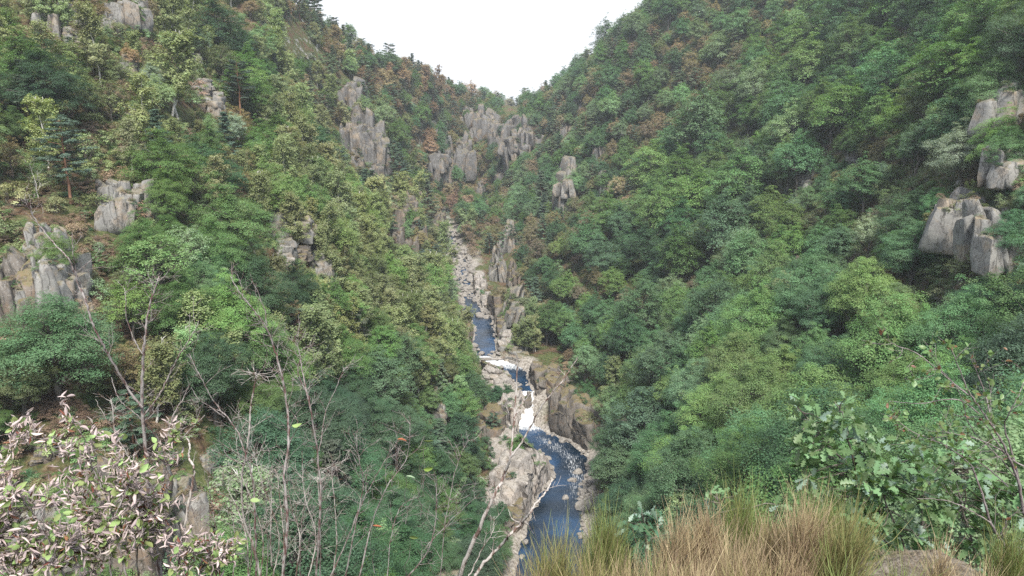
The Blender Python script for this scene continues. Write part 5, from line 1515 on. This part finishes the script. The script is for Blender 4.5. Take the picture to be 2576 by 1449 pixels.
def put_leaves(r, base, tips, per, sz, rng, spread=.05):
    pos = []; dr = []
    for (p, d) in tips:
        k = rng.poisson(per)
        for q in range(k):
            dd = unit(d * .5 + rng.normal(0, .7, 3) + np.array([0, 0, -.1]))
            pos.append(p - d * rng.uniform(0, spread) + rng.normal(0, .008, 3)); dr.append(dd)
    pos = np.array(pos); dr = np.array(dr)
    return pos, dr, sz * rng.uniform(.7, 1.25, len(pos))
WG = 'withered shrubs in the lower left corner'
def withered(label, paths, d, seed, per=2.0):
    r, base, tips = stem_shrub('withered_shrub', label, 'shrub', WG, paths, d, M['drybark'], (26, .16, .0022), seed, br=2, lev=1)
    rng = np.random.default_rng(seed + 1)
    pos, dr, sz = put_leaves(r, base, tips, per * 1.6, .052, rng)
    n = len(pos); kd = rng.random(n)
    a = kd < .70; b = (kd >= .70) & (kd < .92); c = kd >= .92
    curl_leaves('withered_leaves', pos[a], dr[a], sz[a], rng, M['wither'], rng.random(a.sum()), rng.uniform(1.2, 2.6, a.sum()), r, base, (.45, .37, .365))
    curl_leaves('green_leaves', pos[b], dr[b], sz[b], rng, M['wither'], rng.random(b.sum()), rng.uniform(.2, .9, b.sum()), r, base, (.22, .29, .11), width=.72)
    curl_leaves('brown_leaves', pos[c], dr[c], sz[c] * .8, rng, M['wither'], rng.random(c.sum()), rng.uniform(1.0, 2.6, c.sum()), r, base, (.20, .085, .05))
withered('withered shrub reaching left with a long leafy arm of curled pinkish leaves', [
    (Z4((640, 1460), (600, 1300), (560, 1120), (510, 1000), (460, 900), (400, 835), (250, 770), (140, 752), (40, 730)), 6, 2), (Z4((460, 900), (440, 800), (400, 720), (360, 650)), 4, 2),
    (Z4((440, 860), (480, 790), (540, 740)), 3, 1.5), (Z4((510, 1000), (420, 940), (370, 900)), 3, 1.4), (Z4((575, 1150), (640, 1000), (620, 900), (600, 850)), 4, 1.6)], 4.0, 31)
withered('withered shrub in the very corner, its curled leaves before grey cliff', [
    (Z4((330, 1460), (250, 1290), (180, 1160), (110, 1060), (50, 1010), (-10, 990)), 6, 2.5), (Z4((250, 1290), (210, 1150), (230, 1090)), 3, 1.5), (Z4((150, 1460), (100, 1330), (60, 1180), (20, 1120)), 4, 1.6),
    (Z4((60, 1460), (30, 1360), (-30, 1260)), 4, 1.6), (Z4((230, 1460), (260, 1400), (310, 1330), (330, 1240)), 3, 1.5), (Z4((20, 1460), (120, 1400), (180, 1320)), 3, 1.5)], 3.6, 33, 2.1)
withered('densest withered shrub, in the middle around the reddish sapling', [
    (Z4((560, 1460), (540, 1300), (480, 1180), (420, 1080), (390, 1050)), 5, 2), (Z4((600, 1460), (640, 1300), (600, 1150), (650, 1000), (680, 930)), 5, 2), (Z4((700, 1460), (690, 1330), (740, 1150), (700, 1050), (640, 950)), 5, 2),
    (Z4((480, 1460), (440, 1350), (420, 1250), (450, 1150)), 4, 1.8), (Z4((400, 1460), (500, 1400), (520, 1300), (470, 1240)), 4, 1.8), (Z4((800, 1460), (760, 1300), (780, 1180), (720, 1080)), 4, 1.8)], 4.2, 35, 2.1)
withered('small leafy top of a withered shrub right of the reddish trunk, greenest of them', [
    (Z4((800, 1460), (830, 1250), (820, 1050), (840, 900), (870, 780), (905, 690)), 4, 1.6), (Z4((840, 900), (800, 830), (790, 770)), 3, 1.5)], 4.5, 37, 1.1)
withered('low withered shrub at the bottom edge left of the bare clump', [
    (Z4((1000, 1460), (1030, 1390), (1060, 1340), (1040, 1290)), 3, 1.5), (Z4((1080, 1460), (1110, 1370), (1150, 1290)), 3, 1.5), (Z4((900, 1460), (930, 1370), (960, 1300)), 3, 1.5)], 4.1, 39, 1.6)
# single leaves still hanging on the bare saplings
for (px, py, tn, lb) in [(1067, 1108, (.26, .32, .10), 'single yellow-green leaf, rightmost of the hanging leaves, upper one'), (1066, 1180, (.24, .34, .08), 'single bright green leaf below the upper yellow-green one'),
                         (1022, 1198, (.24, .32, .20), 'single pale greyish-green leaf left of the bright green one'), (1030, 1350, (.22, .28, .10), 'single green leaf with brown rim near the bottom edge'),
                         (735, 1070, (.22, .30, .10), 'single green leaf on the tall sapling of the middle clump'), (630, 1258, (.22, .29, .12), 'single green leaf left in the middle clump'),
                         (1000, 1105, (.26, .08, .04), 'single curled rust-red leaf left of the green ones'), (938, 1322, (.26, .08, .04), 'single rust-red dry leaf near the bottom edge')]:
    p = at(px, py, 4.05)
    o = curl_leaves('hanging_leaf', np.array([p]), np.array([[1.0, .1, -.15]]), np.array([.055]), rngf, M['wither'], np.array([.6]), np.array([.5 if tn[1] > .2 else 2.2]), None, p, tn, 7, 5, .7)
    tb_ = MB(); q_ = at(px - 14 + (px % 5) * 6, py + 120, 4.15) - p; tb_.tube(bend(rngf, q_, (0, 0, 0), 6, .06), np.linspace(.0022, .0009, 6), 4)
    add('twig', tb_.mesh('twig', M['drybark']), o)
    o.location = p; tag(o, lb, 'leaf', 'last leaves on the bare saplings')

# ---- oak leaves
def oak_leaves(name, pos, dirs, size, rng, lv, parent, base, tint, ns=13, lobes=4.5):
    n = len(pos)
    t = np.linspace(0, 1, ns)
    env = np.sin(PI * t ** 1.25 * .97 + .03) ** .8 * (.55 + .75 * t)
    wl = env * (.72 + .42 * np.cos(2 * PI * (t * lobes - .15)))
    wl = np.clip(wl, .03, None) * .27
    ax = unit(dirs); up = np.array([0, 0, 1.]) + rng.normal(0, .55, (n, 3))
    nr = unit(up - ax * (up * ax).sum(1)[:, None]); b = np.cross(nr, ax)
    L = size[:, None, None]
    droop = rng.uniform(-.05, .35, n)[:, None, None]
    mid = pos[:, None, :] + ax[:, None, :] * (t[None, :, None] * L) - np.array([0, 0, 1.]) * (t[None, :, None] ** 2) * L * droop
    fold = rng.uniform(.05, .35, n)[:, None, None]
    sw = wl[None, :, None] * L
    left = mid + b[:, None, :] * sw + nr[:, None, :] * sw * fold - ax[:, None, :] * sw * -.25
    right = mid - b[:, None, :] * sw + nr[:, None, :] * sw * fold - ax[:, None, :] * sw * -.25
    V = np.stack([left, mid, right], 2).reshape(-1, 3) - base
    idx = np.arange(ns * 3).reshape(ns, 3)
    f1 = np.stack([idx[:-1, :-1], idx[:-1, 1:], idx[1:, 1:], idx[1:, :-1]], -1).reshape(-1, 4)
    Fc = (f1[None] + (np.arange(n) * ns * 3)[:, None, None]).reshape(-1, 4)
    me = mesh_from(name, V, Fc, [M['oakleaf']], True)
    a = me.attributes.new('lv', 'FLOAT', 'FACE'); a.data.foreach_set('value', np.repeat(np.clip(lv, 0, 1), len(f1)).astype(np.float32))
    o = add(name, me, parent); o['tint'] = [float(q) for q in tint]
    return o
def oak(label, name, tips_px, trunk_px, d, seed, dd=.5, per=10, size=.106, tint=(.145, .235, .11), group='young oaks by the viewpoint'):
    rng = np.random.default_rng(seed)
    st = MB(); base = None
    T3 = [px_path(tp, d, .05, rng=rng) for tp, _, _ in trunk_px]
    for P, (tp, w0, w1) in zip(T3, trunk_px):
        if base is None:
            g_ = float(ledge_z(np.array([P[0][0]]), np.array([P[0][1]]))[0])
            P = np.vstack([[P[0][0], P[0][1], min(g_, P[0][2]) - .1], P]); base = P[0].copy()
        st.tube(P, np.linspace(w0, w1, len(P)) * d / F * .5, 6)
    allp = np.concatenate(T3)
    pos = []; dr = []
    for (px, py) in tips_px:
        p = at(px, py, d + rng.uniform(-dd, dd))
        j = np.argmin(np.linalg.norm(allp - p, axis=1) + .8 * np.clip(allp[:, 2] - p[2], 0, None))
        q = allp[j]
        if np.linalg.norm(p - q) > .03: st.tube(bend(rng, q, p, 5, .06, .04), np.linspace(.006, .0025, 5), 4)
        ad_ = unit(p - q + np.array([0, 0, .15]))
        k = max(4, rng.poisson(per))
        for i in range(k):
            s = rng.normal(size=3); s = unit(s)
            pos.append(p - ad_ * rng.uniform(0, .07)); dr.append(unit(ad_ * rng.uniform(.1, .8) + s * .85 + [0, 0, .05]))
    pos = np.array(pos); dr = np.array(dr); n = len(pos)
    r = bpy.data.objects.new(name, None); COL.objects.link(r); r.location = base; r.empty_display_size = .2
    tag(r, label, 'oak', group)
    me = st.mesh('branches', M['bark']); me.transform(Matrix.Translation(-Vector(base))); add('branches', me, r)
    g = rng.random(n); pale = g > .86
    sz = size * rng.uniform(.6, 1.2, n)
    oak_leaves('leaves', pos[~pale], dr[~pale], sz[~pale], rng, rng.random((~pale).sum()), r, base, tint)
    oak_leaves('pale_leaves', pos[pale], dr[pale], sz[pale], rng, rng.random(pale.sum()), r, base, (.19, .27, .21))
def blob(rng, n, poly_top, bottom):
    """positions below a skyline given as (px, py) points"""
    xs = [p[0] for p in poly_top]; ys = [p[1] for p in poly_top]
    out = []
    for i in range(n):
        x = rng.uniform(xs[0], xs[-1]); top = np.interp(x, xs, ys)
        y = top + (bottom - top) * rng.random() ** 1.15
        out.append((x, y))
    return out
ro = np.random.default_rng(5150)
oak('young oak with a two-headed leafy top standing highest above the green broom', 'oak_sapling',
    [(2005, 1025), (2020, 1012), (2035, 1040), (2012, 1055), (2060, 1050), (2045, 1075), (2100, 1010), (2125, 1002), (2140, 1030), (2110, 1040), (2090, 1060), (2150, 1060), (2130, 1070), (2075, 1080), (2025, 1090), (2010, 1135), (2045, 1115), (2190, 1085),
     (2215, 1105), (2180, 1110), (2160, 1130), (2200, 1130), (2225, 1098), (2080, 1120), (2110, 1130), (2060, 1160), (2080, 1180), (2040, 1170), (2130, 1165)] + blob(ro, 26, [(2000, 1060), (2120, 1040), (2200, 1110)], 1260),
    [(Z6((880, 1100), (870, 930), (840, 790), (800, 700), (790, 620)), 7, 3), (Z6((860, 930), (780, 840), (720, 770), (640, 670), (580, 600)), 5, 2), (Z6((860, 900), (920, 830), (950, 770)), 4, 2)], 5.0, 51, .22)
oak('broad oak bush behind the moss-covered boulder', 'oak_bush', blob(ro, 95, [(2130, 1190), (2180, 1160), (2230, 1140), (2300, 1120), (2380, 1150)], 1390),
    [([(2290, 1460), (2270, 1360), (2230, 1270), (2210, 1200)], 7, 3), ([(2290, 1440), (2320, 1320), (2310, 1240)], 6, 3), ([(2280, 1420), (2200, 1330), (2170, 1280)], 5, 3)], 4.9, 53, .45)
oak('oak bush at the right edge tangled with grey twiggy stems', 'oak_bush', blob(ro, 120, [(2340, 1180), (2400, 1120), (2460, 1160), (2540, 1190), (2620, 1200)], 1460),
    [([(2460, 1480), (2450, 1380), (2420, 1280), (2400, 1180)], 7, 3), ([(2460, 1470), (2520, 1350), (2540, 1260)], 6, 3)], 5.3, 55, .5)
oak('single bushy oak shoot rising from the upper twiggy stems near the right edge', 'oak_sapling', [(2400, 1120), (2415, 1105), (2440, 1120), (2450, 1140), (2425, 1140), (2400, 1150), (2380, 1130), (2440, 1160), (2470, 1150)],
    [([(2430, 1250), (2425, 1190), (2420, 1130)], 4, 2)], 5.6, 57, .12, 8)
oak('small dark-leaved oak sprout between green and straw broom', 'oak_sprout', [(1595, 1290), (1615, 1280), (1640, 1285), (1660, 1300), (1600, 1310), (1625, 1305), (1650, 1320), (1590, 1330), (1615, 1330), (1640, 1335), (1665, 1320), (1610, 1345), (1680, 1345), (1575, 1315)],
    [([(1630, 1460), (1625, 1390), (1622, 1330)], 5, 3)], 4.0, 59, .12, 6, .085, (.07, .15, .085))
oak('low oak leaves peeping out left of the tallest green broom', 'oak_sprout', [(1800, 1232), (1785, 1240), (1815, 1238), (1790, 1255), (1770, 1258), (1830, 1250), (1860, 1245), (1960, 1270)],
    [([(1820, 1400), (1815, 1320), (1808, 1260)], 4, 2)], 4.3, 61, .1, 6, .085)

# ---- thin-leaved shrub with grey stems at the right edge
r, base, tips = stem_shrub('twiggy_shrub', 'thin reddish-twigged shrub with small round leaves and grey stems, right edge', 'shrub', None, [
    (Z6((1690, 1460), (1640, 1330), (1560, 1200), (1520, 1080), (1480, 960), (1440, 880), (1300, 780), (1150, 720), (1060, 640)), 9, 1.6),
    (Z6((1740, 1300), (1705, 1050), (1680, 950), (1640, 850), (1600, 760), (1520, 640), (1440, 520), (1390, 400), (1340, 270)), 9, 1.6),
    (Z6((1700, 1000), (1650, 800), (1620, 700), (1650, 620), (1690, 540), (1717, 470)), 5, 1.4), (Z6((1440, 540), (1330, 450), (1180, 330), (1080, 290), (1010, 250)), 4, 1.2), (Z6((1500, 640), (1380, 560), (1200, 580), (1040, 570)), 4, 1.2),
    (Z6((1640, 1000), (1500, 880), (1350, 800), (1230, 760)), 4, 1.4), (Z6((1550, 1180), (1450, 1120), (1330, 1070), (1180, 1060)), 4, 1.4), (Z6((1717, 900), (1620, 830), (1500, 660), (1440, 650), (1360, 640)), 4, 1.3),
    (Z6((1660, 860), (1540, 780), (1400, 740), (1340, 730)), 3.5, 1.2), (Z6((1600, 1240), (1640, 1160), (1717, 1100)), 4, 2), (Z6((1680, 960), (1600, 860), (1450, 700), (1380, 500), (1260, 380)), 4, 1.3), (Z6((1560, 700), (1530, 560), (1480, 420), (1450, 350)), 4, 1.3)],
    4.4, M['aspenbark'], (9, .26, .002), 71, br=2)
rng = np.random.default_rng(72)
pos, dr, sz = put_leaves(r, base, tips, 2.3, .036, rng, .1)
k = rng.random(len(pos)) < .86
curl_leaves('leaves', pos[k], dr[k], sz[k], rng, M['oakleaf'], rng.random(k.sum()), rng.uniform(.1, .7, k.sum()), r, base, (.13, .20, .075), 5, 3, .78)
curl_leaves('red_leaves', pos[~k], dr[~k], sz[~k] * .9, rng, M['oakleaf'], rng.random((~k).sum()), rng.uniform(.3, 1.2, (~k).sum()), r, base, (.19, .10, .06), 5, 3, .7)

# ---- broom
def broom(label, px, top, hw, d, tint, seed, n=620, tint2=None, lean=0., name='broom_bush', h=None, dens=1.0):
    rng = np.random.default_rng(seed)
    n = int(n * dens)
    tp = at(px, top, d)
    gz_ = float(ledge_z(np.array([tp[0]]), np.array([d]))[0]) - .05
    H = tp[2] - gz_; W = hw * d / F
    base = np.array([tp[0] - lean * H, d, gz_])
    V = []; lvv = []; V2 = []; lv2 = []
    st = MB()
    nb = 40
    for b in range(nb):
        ang = rng.uniform(0, 2 * PI); rr = rng.random() ** .6
        ex = np.array([math.cos(ang) * rr * W * .72 + lean * H, math.sin(ang) * rr * W * .6, H * rng.uniform(.55, .80) * (1 - .22 * rr * rr)])
        b0 = np.array([rng.normal(0, .03), rng.normal(0, .03), 0])
        c1 = b0 + np.array([ex[0] * .25, ex[1] * .25, ex[2] * .5])
        t = np.linspace(0, 1, 6)[:, None]
        path = (1 - t) ** 2 * b0 + 2 * t * (1 - t) * c1 + t * t * ex
        st.tube(path, np.linspace(.006, .002, 6), 4)
        for s in range(n // nb):
            q = rng.uniform(.25, 1.0); i = min(int(q * 5), 4)
            p0 = path[i] * (1 - (q * 5 - i)) + path[i + 1] * (q * 5 - i)
            dd = unit(unit(path[i + 1] - path[i]) * .8 + np.array([rng.normal(0, .42), rng.normal(0, .42), .55]))
            L = H * rng.uniform(.12, .36) * (1.2 - .35 * rr)
            sd = np.array([rng.normal(), rng.normal(), 0]); sd = unit(sd)
            w = rng.uniform(.0008, .0015)
            dr2 = unit(dd + np.array([0, 0, .35]) + rng.normal(0, .24, 3))
            p1 = p0 + dd * L * .5; p2 = p1 + dr2 * L * .5
            quad = np.array([p0 - sd * w, p0 + sd * w, p1 + sd * w * .9, p1 - sd * w * .9, p1 - sd * w * .9, p1 + sd * w * .9, p2 + sd * w * .3, p2 - sd * w * .3])
            if tint2 is not None and (q < .55 or rng.random() < .22): V2.append(quad); lv2 += [rng.random()] * 2
            else: V.append(quad); lvv += [rng.random()] * 2
    r = bpy.data.objects.new(name, None); COL.objects.link(r); r.location = base; r.empty_display_size = .2
    tag(r, label, 'broom', 'broom bushes on the viewpoint ledge')
    add('stems', st.mesh('stems', M['bark']), r)
    for nm, VV, LL, tt in (('shoots', V, lvv, tint), ('dry_shoots', V2, lv2, tint2)):
        if not VV: continue
        A = np.concatenate(VV); me = mesh_from(nm, A, np.arange(len(A)).reshape(-1, 4), [M['broom']])
        a = me.attributes.new('lv', 'FLOAT', 'FACE'); a.data.foreach_set('value', np.array(LL, dtype=np.float32))
        o = add(nm, me, r); o['tint'] = [float(q) for q in tt]
GR, GO, ST, BR = (.17, .205, .07), (.235, .215, .095), (.37, .29, .185), (.28, .205, .13)
BRL = [
 ('golden-green broom in front of the blue lower pool, leftmost full bush', 1400, 1310, 95, 3.1, GO, GR, 0.),
 ('straggly brown broom stems low at the left foot of the golden-green bush', 1330, 1395, 70, 2.9, BR, GO, -.1),
 ('upright green broom between the lower pool and the oak sprout', 1525, 1258, 75, 3.5, GR, GO, 0.),
 ('low straw broom right of the upright green bush', 1590, 1372, 80, 2.9, ST, GO, .05),
 ('straw-coloured dry broom spreading right of the oak sprout', 1715, 1278, 85, 3.3, ST, BR, .05),
 ('small fresh green broom tuft in front of the straw broom', 1665, 1375, 38, 2.7, GR, None, 0.),
 ('tall straw broom whose pale tips stand left of the highest green one', 1790, 1242, 60, 3.4, ST, BR, -.05),
 ('highest bright green broom in the middle of the row', 1880, 1196, 85, 3.9, GR, GO, 0.),
 ('straw broom low in the middle of the row', 1860, 1320, 100, 2.8, ST, BR, 0.),
 ('reddish-straw broom fanning upwards left of the golden bush', 2035, 1228, 80, 3.3, ST, BR, 0.),
 ('tall green broom behind the reddish-straw fan', 2090, 1190, 70, 4.0, GR, GO, .05),
 ('golden broom leaning right beside the moss-covered boulder', 2150, 1240, 80, 3.2, GO, GR, .16),
 ('brown broom fan at the bottom below the golden bush', 2000, 1345, 100, 2.7, BR, ST, .05),
 ('straw broom in the bottom row right of centre', 1740, 1385, 80, 2.55, ST, BR, 0.),
 ('fresh green tuft at the bottom edge left of the boulder', 2130, 1405, 75, 2.5, GR, None, 0.),
 ('fresh green tuft at the bottom edge below the boulder', 2290, 1395, 90, 2.45, GR, GO, 0.),
 ('small dry broom sticking up in front of the boulder', 2385, 1330, 35, 3.0, ST, BR, 0.),
 ('dark green broom cut by the right edge beside the boulder', 2560, 1300, 60, 3.1, GR, GO, 0.),
 ('dry broom litter low at the far right of the boulder', 2500, 1405, 70, 2.6, ST, BR, 0.),
 ('straw broom filling the bottom edge below the oak sprout', 1650, 1405, 90, 2.6, ST, GO, 0.),
 ('olive broom at the bottom edge right of the golden-green bush', 1490, 1385, 80, 2.75, GO, BR, 0.),
 ('straw broom between the tall straw tips and the reddish fan', 1945, 1270, 80, 3.5, ST, GO, 0.),
 ('olive broom in the bottom row under the highest green one', 1900, 1395, 80, 2.5, GO, ST, 0.),
]
for i, (lb, px, top, hw, d, t1, t2, ln) in enumerate(BRL):
    broom(lb, px, top, hw * 1.12, d, t1, 300 + i, 2600 if hw > 50 else 1000, t2, ln)

# ---- moss-covered boulder at the bottom right
P, Fc = cube_grid(60)
D = unit(P)
X = D * np.array([.62, .50, .34])
X += D * (fbm(D * 1.6 + 3, 7, 3)[:, None] * .05) + D * (fbm(X * 22, 8, 4)[:, None] * .012)
m, nt, out = new_mat('dead_moss'); g = nt.nodes.new('ShaderNodeTexCoord')
nA = noise(nt, 30, 8, .75, g.outputs['Object']); nB = noise(nt, 4, 4, .6, g.outputs['Object'])
c_ = ramp_(nt, nA.outputs['Fac'], [(.34, (.045, .035, .028)), (.48, (.125, .105, .085)), (.62, (.235, .21, .175))]).outputs[0]
c_ = mixc(nt, ramp_(nt, nB.outputs['Fac'], [(.52, (0, 0, 0)), (.62, (1, 1, 1))]).outputs[0], c_, mixc(nt, .6, c_, (.14, .13, .05)))
p_ = nt.nodes.new('ShaderNodeBsdfPrincipled'); p_.inputs['Roughness'].default_value = 1; p_.inputs['Specular IOR Level'].default_value = .05
lk(nt, c_, p_.inputs['Base Color']); b_ = nt.nodes.new('ShaderNodeBump'); b_.inputs['Distance'].default_value = .015; b_.inputs['Strength'].default_value = 1
lk(nt, nA.outputs['Fac'], b_.inputs['Height']); lk(nt, b_.outputs[0], p_.inputs['Normal']); lk(nt, p_.outputs[0], out.inputs[0])
q = at(2330, 1366, 3.45)
mb_ = add('mossy_boulder', mesh_from('mossy_boulder', X, Fc, [m], True), None, (q[0], q[1], q[2] - .53), (0, .06, .3))
tag(mb_, 'rounded boulder under dead brown moss in the bottom right corner', 'boulder')
# dead moss strands on it: part of the boulder
rng = np.random.default_rng(9)
n = 5200
d_ = unit(rng.normal(size=(n, 3))); d_[:, 2] = np.abs(d_[:, 2])
c0 = d_ * np.array([.62, .50, .34]) * 1.02
dd = unit(d_ + rng.normal(0, .7, (n, 3))); sd = unit(np.cross(dd, rng.normal(size=(n, 3)))); L = rng.uniform(.012, .035, n)[:, None]
V = np.stack([c0 - sd * .0012, c0 + sd * .0012, c0 + dd * L + sd * .0005, c0 + dd * L - sd * .0005], 1).reshape(-1, 3)
me = mesh_from('moss', V, np.arange(4 * n).reshape(-1, 4), [M['broom']])
a = me.attributes.new('lv', 'FLOAT', 'FACE'); a.data.foreach_set('value', rng.random(n).astype(np.float32))
o = add('moss', me, mb_); o['tint'] = [.20, .165, .12]

# ------------------------------------------------------------------ the air of the gorge
hv = np.array([(x, y, z) for x in (-1900., 1900.) for y in (-30., 1650.) for z in (-60., 560.)])
zmax = float((Zg[(Yg < 2300)]).max())
hv = np.array([(x, y, z) for x in (-3600., 3600.) for y in (-40., 2400.) for z in (float(Zg.min()) - 3, max(zmax + 30, 150.))])
hf_ = [(0, 1, 3, 2), (4, 6, 7, 5), (0, 4, 5, 1), (2, 3, 7, 6), (0, 2, 6, 4), (1, 5, 7, 3)]
m, nt, out = new_mat('haze_air')
pv = nt.nodes.new('ShaderNodeVolumePrincipled')
pv.inputs['Color'].default_value = (.86, .93, 1.0, 1)
pv.inputs['Density'].default_value = .0002
pv.inputs['Anisotropy'].default_value = .2
lk(nt, pv.outputs[0], out.inputs['Volume'])
tag(add('haze', mesh_from('haze', hv, hf_, [m])), 'thin bluish haze hanging in the gorge', 'haze', None, 'stuff')
